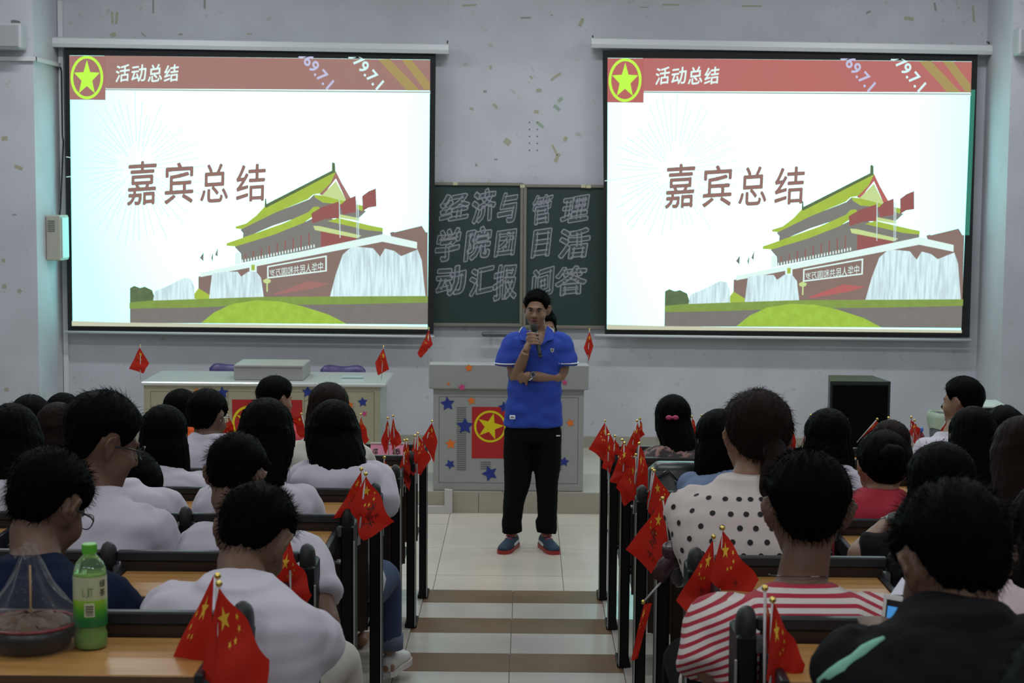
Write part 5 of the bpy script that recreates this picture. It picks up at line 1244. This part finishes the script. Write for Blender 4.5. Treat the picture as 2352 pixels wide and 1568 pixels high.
stander('dark-haired person almost hidden behind the shoulder of the man in blue', 1254, 712, 14.0, PLH, 'long', SNAVY, TBLACK)

# ------------------------------------------------------------------ small red flags
def flag(label, Y, A, D, Cc_, B, top=None, base=None, stars=True, text=None, rip=.012, dy=0.0, grp=None, seed=0, pole=True, curl=0.0, sg=14):
    g = random.Random(crc(label)+seed)
    top = top or (A[0], A[1]-4); scale = at_scale(Y)
    if base is None: base = (top[0]+(B[0]-A[0])*.3, top[1]+.30*scale)
    tp = np.array(at(top[0], top[1], Y)); bp_ = np.array(at(base[0], base[1], Y))
    root = empty('hand_flag', bp_, label, 'flag', grp)
    if pole:
        V, Fc = loft([bp_, tp], .0030, .0030, 8); mk('pole', V, Fc, POLE, root, True)
        V, Fc = ball(tp, .0068, 12, 8); mk('gold_ball', V, Fc, GOLD, root, True)
    c = [np.array(at(q[0], q[1], Y+o)) for q, o in ((A, 0), (D, dy), (Cc_, dy*1.1), (B, 0))]
    ph = g.uniform(0, 6); f1 = g.uniform(1.1, 1.7); f2 = g.uniform(.4, 1.1)
    def P(u, v, o=0):
        q = (c[0]*(1-u)+c[1]*u)*(1-v)+(c[3]*(1-u)+c[2]*u)*v
        w_ = rip*(math.sin(6.28*(u*f1+v*f2)+ph)-math.sin(ph+6.28*v*f2)*(1-u))*min(1, u*2+.1)
        sag = curl*math.sin(math.pi*u)*(v-.5)
        return q+np.array([w_*.25, w_-.003+o, sag+w_*.2])
    nu, nv = 16, 11; V = [P(i/nu, j/nv) for j in range(nv+1) for i in range(nu+1)]
    Fc = [(j*(nu+1)+i, (j+1)*(nu+1)+i, (j+1)*(nu+1)+i+1, j*(nu+1)+i+1) for j in range(nv) for i in range(nu)]
    mk('flag_cloth', V, Fc, FLAG, root, True)
    if stars:
        for (cx, cy, r, ro) in ((5, 5, 3, 0), (10, 2, 1, .5), (12, 4, 1, .9), (12, 7, 1, 0), (10, 9, 1, .6)):
            S2 = star2d(cx, cy, r, ro, .4); V = []; Fc = []
            for o in (-.0016, .0016):
                n = len(V); V += [P(x/30, y/20, o) for x, y in S2]+[P(cx/30, cy/20, o)]
                Fc += [(n+10, n+i, n+(i+1) % 10) for i in range(10)]
            mk('yellow_star', V, Fc, STARY, root)
    if text:
        mb = MB()
        for ch, u0, v0, s_ in text:
            Vt, Ft = textgeo(ch, 0, 0.0); Vt = fit(Vt, 0, 1, 0, 1)
            mb.add([P(u0+x*s_/1.5, v0+s_*(1-y), -.0018) for x, y, _ in Vt], Ft)
        mb.build('handwriting', INKK, root)
    return root
T2 = lambda a, b, u=.45, v=.35, s=.22: [(a, u, v, s), (b, u+.22, v+.18, s)]
# on the platform furniture
flag('small red flag standing at the left end of the cream desk', 13.0, (321, 797), (297, 846), (329, 858), (343, 834), (322, 793), (323, 872), rip=.006)
flag('small red flag standing at the right end of the cream desk', 13.0, (881, 799), (862, 832), (868, 862), (894, 848), (881, 795), (876, 872), rip=.006)
flag('small red flag on a white stick at the left corner of the podium', 12.66, (985, 757), (958, 812), (967, 822), (994, 791), (985, 753), (983, 834), rip=.006)
flag('small narrow red flag at the right corner of the podium', 12.66, (1354, 760), (1341, 798), (1352, 829), (1363, 795), (1354, 756), (1350, 836), rip=.006)
# left side of the aisle
y7, y6, y5, y4, y3, y2, y1 = (rowY(k)-.05 for k in (7, 6, 5, 4, 3, 2, 1))
flag('small red flag showing between the boy in thin glasses and the red poster', y7, (522, 950), (511, 1002), (530, 1010), (537, 978), (522, 946), (523, 1030))
flag('small red flag hanging behind the woman in the coral pink top', y7, (692, 953), (709, 998), (690, 1006), (668, 962), (692, 950), (713, 1030))
flag('small red flag just right of the long-haired girls, leaning in front of the cream desk', y7, (829, 954), (849, 1009), (836, 1023), (823, 990), (829, 951), (822, 1040))
flag('left one of the two red flags in front of the pink name card', y7-.12, (891, 963), (874, 1018), (888, 1042), (897, 1000), (891, 960), (893, 1060))
flag('right one of the two red flags in front of the pink name card', y7-.12, (903, 958), (923, 1016), (900, 1034), (897, 995), (903, 955), (908, 1060))
flag('red flag with one big star showing, leftmost in the cluster at the left front posts', y6, (930, 1014), (916, 1088), (942, 1126), (943, 1070), (929, 1011), (925, 1140), text=None)
flag('red flag folded behind the big-starred one at the left front posts', y6+.03, (936, 1014), (956, 1085), (946, 1096), (930, 1050), (935, 1010), (931, 1130))
flag('left of two overlapping red flags below the lone upright flag near the podium', y6+.06, (953, 1003), (937, 1062), (950, 1092), (958, 1050), (953, 1000), (955, 1110))
flag('right of two overlapping red flags below the lone upright flag near the podium', y6+.02, (960, 999), (990, 1054), (965, 1092), (950, 1050), (960, 995), (957, 1110))
flag('red flag with a long drooping tail next to the left side of the podium', y7, (992, 970), (970, 1006), (996, 1063), (1005, 1012), (992, 967), (962, 1075), rip=.006)
flag('long red flag with handwriting behind the pair on the third left post', y5-.3, (884, 1055), (919, 1149), (900, 1184), (872, 1100), (883, 1050), (880, 1230), text=T2('团', '结'))
flag('back one of the two handwritten red flags at the third left post', y3+.04, (830, 1082), (768, 1187), (800, 1194), (832, 1130), (830, 1077), (826, 1250), text=T2('山', '河'))
flag('front one of the two handwritten red flags at the third left post', y3-.03, (841, 1093), (905, 1199), (834, 1243), (803, 1166), (840, 1088), (822, 1252), text=[('太', .42, .18, .24), ('天', .62, .25, .18), ('骥', .50, .42, .26), ('天', .66, .52, .22), ('下', .55, .78, .2)])
flag('red flag hanging beside the ear of the young man nearest on the left', y2-.1, (665, 1240), (720, 1362), (676, 1424), (600, 1362), (666, 1235), (668, 1470), text=None)
flag('left one of the two big red flags at the nearest left post', y1-.12, (492, 1318), (378, 1545), (346, 1566), (483, 1512), (500, 1322), (490, 1610), rip=.008, dy=.03)
flag('right one of the two big red flags at the nearest left post', y1-.20, (504, 1348), (621, 1512), (598, 1640), (462, 1548), (503, 1340), (496, 1660), rip=.010, dy=-.02)
# right side of the aisle
flag('topmost red flag in the cluster at the right front posts', y7, (1389, 970), (1352, 1031), (1390, 1060), (1412, 1018), (1390, 966), (1396, 1080), text=None)
flag('red flag half hidden below the topmost one at the right front posts', y6, (1399, 1006), (1383, 1073), (1400, 1088), (1412, 1050), (1398, 998), (1396, 1100))
flag('short red flag just right of the topmost one at the right front posts', y6+.03, (1413, 1006), (1426, 1036), (1412, 1058), (1402, 1045), (1412, 1001), (1408, 1090))
flag('left of two red flags rising left of the girl with the pink bow', y6+.1, (1465, 970), (1439, 1024), (1453, 1052), (1470, 1010), (1463, 966), (1446, 1060))
flag('right of two red flags rising left of the girl with the pink bow', y6+.15, (1471, 964), (1480, 1000), (1470, 1004), (1464, 990), (1470, 961), (1462, 1060))
flag('wide red flag in the middle of the cluster on the right desk posts', y5, (1434, 1022), (1401, 1102), (1420, 1118), (1456, 1056), (1434, 1017), (1429, 1140), text=None)
flag('red flag folded behind the wide one in the cluster on the right desk posts', y5+.06, (1430, 1014), (1418, 1060), (1440, 1080), (1452, 1040), (1429, 1010), (1430, 1130))
flag('dark red flag hanging lowest in the cluster on the right desk posts', y5-.3, (1459, 1048), (1416, 1116), (1434, 1160), (1462, 1145), (1461, 1044), (1455, 1180))
flag('red flag right of the white stick in the cluster on the right desk posts', y5-.2, (1470, 1022), (1497, 1092), (1490, 1130), (1460, 1118), (1468, 1018), (1461, 1128))
flag('big red flag with a star hanging toward the white polka dot blouse', y4-.1, (1504, 1086), (1570, 1184), (1530, 1200), (1488, 1175), (1503, 1081), (1492, 1150), rip=.008)
flag('red flag folded behind the big one near the white polka dot blouse', y4-.05, (1499, 1082), (1484, 1160), (1500, 1190), (1506, 1140), (1499, 1077), (1488, 1170))
flag('handwritten red flag sticking out left over the aisle from the third right post', y3-.05, (1521, 1150), (1437, 1260), (1496, 1316), (1536, 1252), (1522, 1144), (1537, 1258), text=[('树', .40, .40, .24), ('朋', .30, .28, .22), ('人', .6, .5, .2), ('仁', .62, .62, .22)], rip=.008)
flag('limp red flag hanging straight down from its bent stick at the third right post', y2+.35, (1479, 1386), (1449, 1515), (1464, 1512), (1497, 1384), (1478, 1382), (1535, 1318), rip=.006, dy=0)
flag('left one of the two red flags in front of the polka dot blouse', y2-.05, (1638, 1238), (1551, 1381), (1608, 1420), (1642, 1340), (1639, 1232), (1636, 1400), text=[('永', .5, .5, .2)])
flag('right one of the two red flags in front of the polka dot blouse', y2-.12, (1660, 1218), (1742, 1332), (1700, 1400), (1630, 1330), (1659, 1212), (1650, 1420), text=[('不', .55, .55, .2)])
flag('narrow red flag on a long stick right in front of the striped T-shirt', y1-.10, (1760, 1356), (1768, 1450), (1775, 1500), (1762, 1500), (1757, 1350), (1756, 1640))
flag('long red flag at the nearest right post in front of the striped T-shirt', y1-.16, (1776, 1382), (1850, 1520), (1822, 1620), (1760, 1560), (1775, 1377), (1766, 1650), rip=.010)
# further right
flag('red flag with a star just right of the girl with the pink bow', y6+.5, (1590, 960), (1602, 985), (1596, 1012), (1578, 1006), (1589, 957), (1584, 1040))
flag('second red flag right of the girl with the pink bow', y6+.5, (1612, 958), (1622, 985), (1605, 1016), (1598, 1000), (1612, 954), (1608, 1040))
flag('red flag right of the ponytailed head, leaning right', y6+.4, (1811, 963), (1829, 1012), (1824, 1042), (1810, 1010), (1810, 959), (1824, 1050))
flag('red flag left of the black bob in front of the loudspeaker, leaning left', y6+.4, (1861, 956), (1838, 1030), (1832, 1045), (1850, 1000), (1862, 953), (1834, 1050))
flag('thin red flag tip right of the black bob in front of the loudspeaker', y6+.4, (1946, 967), (1954, 984), (1950, 1000), (1943, 985), (1945, 963), (1946, 1030))
flag('red flag on a strongly slanting stick in front of the loudspeaker', y6+.4, (2013, 966), (2022, 976), (1984, 1000), (1972, 1012), (2015, 962), (1968, 1016), rip=.004)
flag('red flag tip above the grey-banded head', y6+.5, (2041, 963), (2046, 972), (2038, 985), (2036, 975), (2041, 959), (2036, 1010), stars=False)
flag('narrow red flag left of the small blue-capped bottle', y6+.5, (2092, 961), (2101, 972), (2098, 990), (2090, 980), (2093, 958), (2096, 1040), stars=False)
flag('red flag right beside the small blue-capped bottle', y6+.4, (2100, 969), (2114, 986), (2103, 1024), (2087, 991), (2101, 965), (2094, 1040))
flag('red flag between the waste bin and the woman looking left', y6+.9, (2174, 966), (2186, 972), (2192, 988), (2158, 990), (2175, 963), (2155, 1000))

# ------------------------------------------------------------------ things on the desks
def deskz(k): return lev(k)+.838
# green tea bottle
bz = deskz(1); base = atz(209, 1486, bz); bx, by = base[0], base[1]
bt = empty('drink_bottle', (bx, by, bz), 'green-capped bottle of green tea on the nearest left desk', 'bottle')
k_ = .205/.205; R_ = .0330
prof = [(.020, .001), (.030, .002), (R_, .010), (R_, .030), (.0295, .040), (R_-.001, .050), (R_, .056), (R_, .140), (R_, .150), (.031, .162), (.026, .174), (.018, .184), (.013, .188), (.013, .194)]
V, Fc = lathe((bx, by, bz), prof, 40, True); mk('bottle_body', V, Fc, mat('clear_green_pet', (.55, .78, .45, 1), .05, trans=.9, spec=.5), bt, True)
prof = [(.028, .004), (R_-.0015, .012), (R_-.0015, .030), (.0280, .040), (R_-.0025, .051), (R_-.0015, .058), (R_-.0015, .150), (.0, .150)]
V, Fc = lathe((bx, by, bz), prof, 40, False); mk('tea', V, Fc, mat('green_tea', (.30, .42, .10, 1), .1), bt, True)
def label_mat():
    m = bpy.data.materials.new('tea_label'); m.use_nodes = True; nt = m.node_tree; b = nt.nodes['Principled BSDF']; b.inputs['Roughness'].default_value = .35
    g = nt.nodes.new('ShaderNodeNewGeometry'); sx = nt.nodes.new('ShaderNodeSeparateXYZ'); nt.links.new(g.outputs['Position'], sx.inputs[0])
    mr = nt.nodes.new('ShaderNodeMapRange'); mr.inputs[1].default_value = bz+.048; mr.inputs[2].default_value = bz+.150
    nt.links.new(sx.outputs['Z'], mr.inputs[0]); r = nt.nodes.new('ShaderNodeValToRGB')
    e = r.color_ramp.elements; e[0].position = 0; e[0].color = (.01, .13, .035, 1); e[1].position = .52; e[1].color = (.25, .46, .03, 1)
    for pos, c in ((.12, (.01, .13, .035, 1)), (.30, (.05, .28, .02, 1)), (.55, (.42, .45, .26, 1)), (1.0, (.45, .48, .30, 1))): q = e.new(pos); q.color = c
    nt.links.new(mr.outputs[0], r.inputs[0]); nt.links.new(r.outputs[0], b.inputs['Base Color']); return m
prof = [(R_+.0004, .048), (R_+.0006, .056), (R_+.0006, .149)]
V, Fc = lathe((bx, by, bz), prof, 40, False); lab = mk('label', V, Fc, label_mat(), bt, True)
def onb(th, z, o=.001): return (bx+(R_+o)*math.sin(th), by-(R_+o)*math.cos(th), bz+z)
def curved(th0, th1, z0, z1, o=.0012, n=6):
    V = []; 
    for i in range(n+1): th = th0+(th1-th0)*i/n; V += [onb(th, z0, o), onb(th, z1, o)]
    return V, [(2*i, 2*i+2, 2*i+3, 2*i+1) for i in range(n)]
b = MB(); b.add(*curved(-.10, .50, .070, .098)); b.build('barcode_panel', mat('barcode_paper', (.48, .5, .33, 1), .5), lab)
b = MB(); z = .073
for w_ in (.0015, .0008, .0015, .0025, .0008, .0025, .0012, .0025): b.add(*curved(-.02, .42, z, z+w_*.8, .0018)); z += w_*.8+.0013
b.build('barcode', INKK, lab, kind='stuff')
b = MB()
for ch, t0, t1, z0, z1 in (('L', -.20, -.06, .112, .126), ('J', .02, .20, .110, .129), ('T', .22, .42, .112, .128)):
    Vt, Ft = textgeo(ch, 0, 0); Vt = fit(Vt, 0, 1, 0, 1); b.add([onb(lerp(t0, t1, x), lerp(z0, z1, y), .0016) for x, y, _ in Vt], Ft)
b.build('label_letters', mat('label_green_print', (.12, .22, .10, 1), .5), lab)
b = MB()
for i, ch in enumerate('绿茶'):
    Vt, Ft = textgeo(ch, 0, .01); Vt = fit(Vt, 0, 1, 0, 1); b.add([onb(lerp(.82, 1.25, x), lerp(.128-i*.018, .143-i*.018, y), .0016) for x, y, _ in Vt], Ft)
b.build('label_letters', INKK, lab)
b = MB(); n = 36; V, Fc = lathe((bx, by, bz), [(.0142, .193), (.0148, .194), (.0148, .2095), (.0138, .2115), (.0, .2118)], 36, False); V[:, 0] = bx+(V[:, 0]-bx)*1; b.add(V, Fc)
for i in range(36): a = 2*math.pi*i/36; b.box(bx+.0148*math.cos(a)-.0004, bx+.0148*math.cos(a)+.0004, by+.0148*math.sin(a)-.0004, by+.0148*math.sin(a)+.0004, bz+.1955, bz+.2085)
b.build('cap', mat('green_cap', (.10, .42, .03, 1), .35), bt)
# takeaway bowl in a clear bag
cb = atz(72, 1488, bz); cx, cy = cb[0], cb[1]-.0
bw = empty('takeaway_bowl', (cx, cy, bz), 'dark bowl of food inside the clear plastic bag on the nearest left desk', 'bowl')
V, Fc = lathe((cx, cy, bz+.002), [(.066, 0), (.078, .008), (.090, .050), (.086, .050), (.070, .02), (.0, .018)], 36, False); mk('bowl', V, Fc, mat('black_bowl', (.004, .003, .003, 1), .4), bw, True)
V, Fc = loft([(cx+.0895*math.cos(a), cy+.0895*math.sin(a), bz+.0535) for a in np.linspace(0, 2*math.pi, 37)], .0032, .0032, 6, (0, 0, 1), cap=False); mk('rim', V, Fc, mat('dark_red_rim', (.16, .01, .02, 1), .3), bw, True)
V, Fc = ball((cx, cy, bz+.045), (.080, .080, .026), 36, 16); V += rng.normal(0, .0030, V.shape); mk('food', V, Fc, mat('brown_noodles', (.12, .065, .028, 1), .6, noise=.8, nscale=70), bw, True)
V, Fc = loft([(cx, cy, bz+.02), np.array(at(69, 1298, cy+.0))], .0022, .0022, 6); st_ = mk('chopstick', V, Fc, mat('bamboo', (.36, .20, .08, 1), .6), bw, True)
bg = empty('plastic_bag', (cx, cy, bz), 'clear plastic bag knotted upright round the bowl beside the green-capped bottle', 'bag')
pts = []; n = 48; tops = [np.array(at(68, 1262, cy)), np.array(at(52, 1272, cy+.01))]
lev_ = [(0, .074), (.012, .090), (.050, .097), (.075, .088), (.10, .060), (.13, .040), (.16, .026), (.185, .016), (.205, .009), (.215, .010)]
V = []; axx = (tops[0][0]-cx)
for li, (z, r) in enumerate(lev_):
    for j in range(n):
        a = 2*math.pi*j/n; f = max(0, (z-.05)/.165); fold = 1+.28*min(1, f*2.2)*math.sin(a*7+z*18)*(.6+.4*math.sin(a*3+1))+.03*math.sin(a*11+li)
        V.append((cx+axx*f*.6+r*fold*math.cos(a)*(1.12 if z < .1 else 1.15), cy+r*fold*math.sin(a), bz+.001+z))
Fc = [(i*n+j, i*n+(j+1) % n, (i+1)*n+(j+1) % n, (i+1)*n+j) for i in range(len(lev_)-1) for j in range(n)]; Fc.append(tuple(range(n-1, -1, -1)))
def film(name, col, a0=.16, fac=.75):
    m = bpy.data.materials.new(name); m.use_nodes = True; nt = m.node_tree; b = nt.nodes['Principled BSDF']; b.inputs['Base Color'].default_value = col; b.inputs['Roughness'].default_value = .12
    b.inputs['Specular IOR Level'].default_value = .9
    lw = nt.nodes.new('ShaderNodeLayerWeight'); lw.inputs[0].default_value = .35; mr = nt.nodes.new('ShaderNodeMapRange'); mr.inputs[3].default_value = a0; mr.inputs[4].default_value = fac
    nt.links.new(lw.outputs['Facing'], mr.inputs[0]); nt.links.new(mr.outputs[0], b.inputs['Alpha'])
    tc = nt.nodes.new('ShaderNodeTexCoord'); nz = nt.nodes.new('ShaderNodeTexNoise'); nz.inputs['Scale'].default_value = 45; bp = nt.nodes.new('ShaderNodeBump'); bp.inputs['Strength'].default_value = .6; bp.inputs['Distance'].default_value = .01
    nt.links.new(tc.outputs['Object'], nz.inputs['Vector']); nt.links.new(nz.outputs['Fac'], bp.inputs['Height']); nt.links.new(bp.outputs[0], b.inputs['Normal'])
    return m
FILM = film('clear_film', (.42, .41, .40, 1), .02, .26)
mk('bag_film', V, Fc, FILM, bg, True)
for (tx, ty, dx) in ((70, 1262, .012), (46, 1272, -.012)):
    t_ = np.array(at(tx, ty, cy)); b0 = np.array([cx+axx*.6, cy, bz+.195]); V, Fc = loft([b0, (b0+t_)/2+np.array([dx*.3, 0, 0]), t_, t_+np.array([dx*.3, 0, .012])], [.010, .014, .016, .012], [.004, .006, .005, .004], 10, (1, 0, 0)); mk('bag_handle', V, Fc, FILM, bg, True)
# mint cloth on the desk in front of the navy shirt
V, Fc = ball((0, 0, 0), (.055, .04, .035), 24, 14); V = V*(1+.10*np.sin(V[:, :1]*90+V[:, 1:2]*70)+.06*np.sin(V[:, 2:]*160)); c = np.array(at(140, 1322, rowY(2)-.2)); c[2] = max(c[2], deskz(2)+.03)
tag(mk('mint_cloth', V, Fc, MINT, None, True, origin=(0, 0, 0)), 'crumpled mint green cloth on the second left desk beside the navy shirt', 'cloth'); bpy.data.objects['mint_cloth'].location = c
# clear water bottle on a left desk
zc_ = deskz(4); q = at(310, 1128, rowY(4)-.12); cwx, cwy = q[0], q[1]
wb = empty('water_bottle', (cwx, cwy, zc_), 'clear empty plastic bottle between the boy in black glasses and the bobbed girl', 'bottle')
V, Fc = lathe((cwx, cwy, zc_), [(.022, .001), (.030, .006), (.030, .06), (.028, .07), (.030, .08), (.030, .11), (.026, .135), (.016, .155), (.012, .165), (.012, .175)], 28, True); mk('bottle_body', V, Fc, film('clear_pet', (.6, .64, .66, 1), .22, .8), wb, True)
V, Fc = lathe((cwx, cwy, zc_), [(.0145, .170), (.0145, .185), (.0, .186)], 20, False); mk('cap', V, Fc, SHOEW, wb, True)
# blue-capped bottle on the right
q = at(2113, 1022, rowY(7)-.15); zc_ = deskz(7)
wb = empty('small_bottle', (q[0], q[1], zc_), 'small blue-capped bottle of red drink left of the woman looking left', 'bottle')
zt = at(2115, 984, q[1])[2]-zc_; V, Fc = lathe((q[0], q[1], zc_), [(.024, .001), (.030, .006), (.030, zt*.6), (.026, zt*.76), (.012, zt*.90), (.012, zt*.95)], 24, True); mk('bottle_body', V, Fc, mat('red_drink', (.20, .03, .04, 1), .15), wb, True)
V, Fc = lathe((q[0], q[1], zc_), [(.016, zt*.92), (.016, zt*1.02), (.0, zt*1.025)], 20, False); mk('cap', V, Fc, mat('blue_cap', (.02, .12, .45, 1), .4), wb, True)
# pink name card
q0 = at(850, 1021, rowY(7)-.10); q1 = at(929, 1052, rowY(7)-.10); zc_ = deskz(7)
nc = empty('name_card', ((q0[0]+q1[0])/2, q0[1], zc_), 'pink name card lettered in black on the front left desk', 'sign')
zt = q0[2]; yy = rowY(7)-.10
MB().add([(q0[0], yy, zc_+.002), (q1[0], yy, zc_+.002), (q1[0], yy+.04, zt), (q0[0], yy+.04, zt), (q0[0], yy+.08, zc_+.002), (q1[0], yy+.08, zc_+.002)], [(0, 1, 2, 3), (3, 2, 5, 4), (0, 3, 4), (1, 5, 2), (0, 4, 5, 1)]).build('card', PINKS, nc)
MB().box(q0[0]-.002, q1[0]+.002, yy+.036, yy+.046, zt-.001, zt+.006).build('clear_edge', WHITEM, nc)
b = MB()
for ch, a, c in (('评', 855, 868), ('委', 901, 920)):
    Vt, Ft = textgeo(ch, 0, .02); Vt = fit(Vt, 0, 1, 0, 1)
    for x, y, _ in Vt: pass
    pts = []
    for x, y, _ in Vt:
        v = at(lerp(a, c, x), lerp(1048, 1031, y), yy); f_ = (v[2]-zc_)/(zt-zc_); pts.append((v[0], yy+.04*f_-.002, v[2]))
    b.add(pts, Ft)
b.build('lettering', INKK, nc)
# black shoulder bag on a right desk
q = at(1540, 1128, rowY(4)+.35); 
hb = empty('shoulder_bag', (q[0], q[1], lev(4)+.35), 'black shoulder bag with a chain standing left of the denim jacket', 'bag')
a = at(1492, 1066, q[1]); c = at(1622, 1128, q[1])
MB().box(a[0], c[0], q[1], q[1]+.12, lev(4)+.335, a[2], bev=.03).build('bag_body', mat('black_leather', (.012, .016, .016, 1), .35), hb, True)
V, Fc = loft([at(1500, 1100, q[1]-.01), at(1535, 1078, q[1]-.02), at(1562, 1110, q[1]-.01)], .007, .003, 8, (0, 1, 0)); mk('bag_strap', V, Fc, PLAST, hb, True)
b = MB()
for i in range(10): x, y = 1550+i*1.6, 1104+i*1.3; b.add(*ball(at(x, y, q[1]-.02), (.005, .003, .004), 6, 5))
b.build('bag_chain', STEEL, hb, kind='stuff')
# papers
def sheet(name, label, px, Y, z, w_, h_, rz=0.0):
    q = at(px[0], px[1], Y); R2 = rotm(rz, 0, 0); P = np.array([(-w_/2, -h_/2, 0), (w_/2, -h_/2, 0), (w_/2, h_/2, 0), (-w_/2, h_/2, 0)])@R2.T; P = np.vstack([P, P+np.array([0, 0, .0012])])+np.array([q[0], q[1], z+.001])
    return tag(mk(name, P, [(3, 2, 1, 0), (4, 5, 6, 7), (0, 1, 5, 4), (1, 2, 6, 5), (2, 3, 7, 6), (3, 0, 4, 7)], mat('white_paper', (.58, .58, .66, 1), .8)), label, 'paper')
sheet('paper_sheet', 'white sheet lying on the fourth right desk by the denim jacket', (1570, 1132), rowY(4)-.10, deskz(4)+.045, .10, .15)
P = [at(2046, 1365, 3.45), at(2086, 1366, 3.42), at(2092, 1352, 3.45), at(2073, 1326, 3.55)]
P = P+[v+np.array([0, .003, 0]) for v in P]
tag(mk('paper_sheet', P, [(3, 2, 1, 0), (4, 5, 6, 7), (0, 1, 5, 4), (1, 2, 6, 5), (2, 3, 7, 6), (3, 0, 4, 7)], MATS['white_paper']), 'white paper held up by the hoodie boy above the second right desk', 'paper')
# clear carrier bag by the grey-banded head
q = at(2092, 1120, rowY(6)-.15); cbx = q[0]; cby = q[1]; zb = deskz(6)
zt = at(2088, 985, cby)[2]
cg = empty('carrier_bag', (cbx, cby, zb), 'pale see-through carrier bag hanging between the grey-banded head and the white sleeve', 'bag')
V = []; n = 30; L = [(0, .05, .04), (.3, .065, .045), (.6, .055, .04), (.85, .035, .02), (1.0, .02, .008)]
for t, a_, b_ in L:
    for j in range(n): an_ = 2*math.pi*j/n; f_ = 1+.14*math.sin(an_*5+t*6); V.append((cbx-.01*t+a_*f_*math.cos(an_), cby+b_*f_*math.sin(an_), zb+.002+(zt-zb)*t))
mk('bag_film', V, [(i*n+j, i*n+(j+1) % n, (i+1)*n+(j+1) % n, (i+1)*n+j) for i in range(4) for j in range(n)]+[tuple(range(n-1, -1, -1))], FILM, cg, True)
# folded dark red umbrella hanging at the third right post
q = at(1560, 1300, rowY(2)+.30)
um = empty('umbrella', q, 'dark red folded bag strap bundle hanging between the second and third right posts', 'bundle')
V, Fc = loft([at(1512, 1332, q[1]), at(1528, 1300, q[1]), at(1548, 1280, q[1]), at(1570, 1274, q[1]), at(1588, 1280, q[1])], [.012, .016, .014, .012, .008], [.02, .026, .024, .02, .012], 12, (0, 1, 0)); mk('fabric', V, Fc, mat('maroon_nylon', (.05, .018, .022, 1), .35), um, True)
V, Fc = ball(at(1545, 1262, q[1]), (.035, .03, .028), 18, 10); V = V+.004*np.sin(V*200); mk('crumpled_top', V, Fc, MATS['maroon_nylon'], um, True)
V, Fc = ball(at(1560, 1325, q[1]), (.022, .02, .03), 16, 10); V = V+.003*np.sin(V*300); mk('film_wrapper', V, Fc, FILM, um, True)
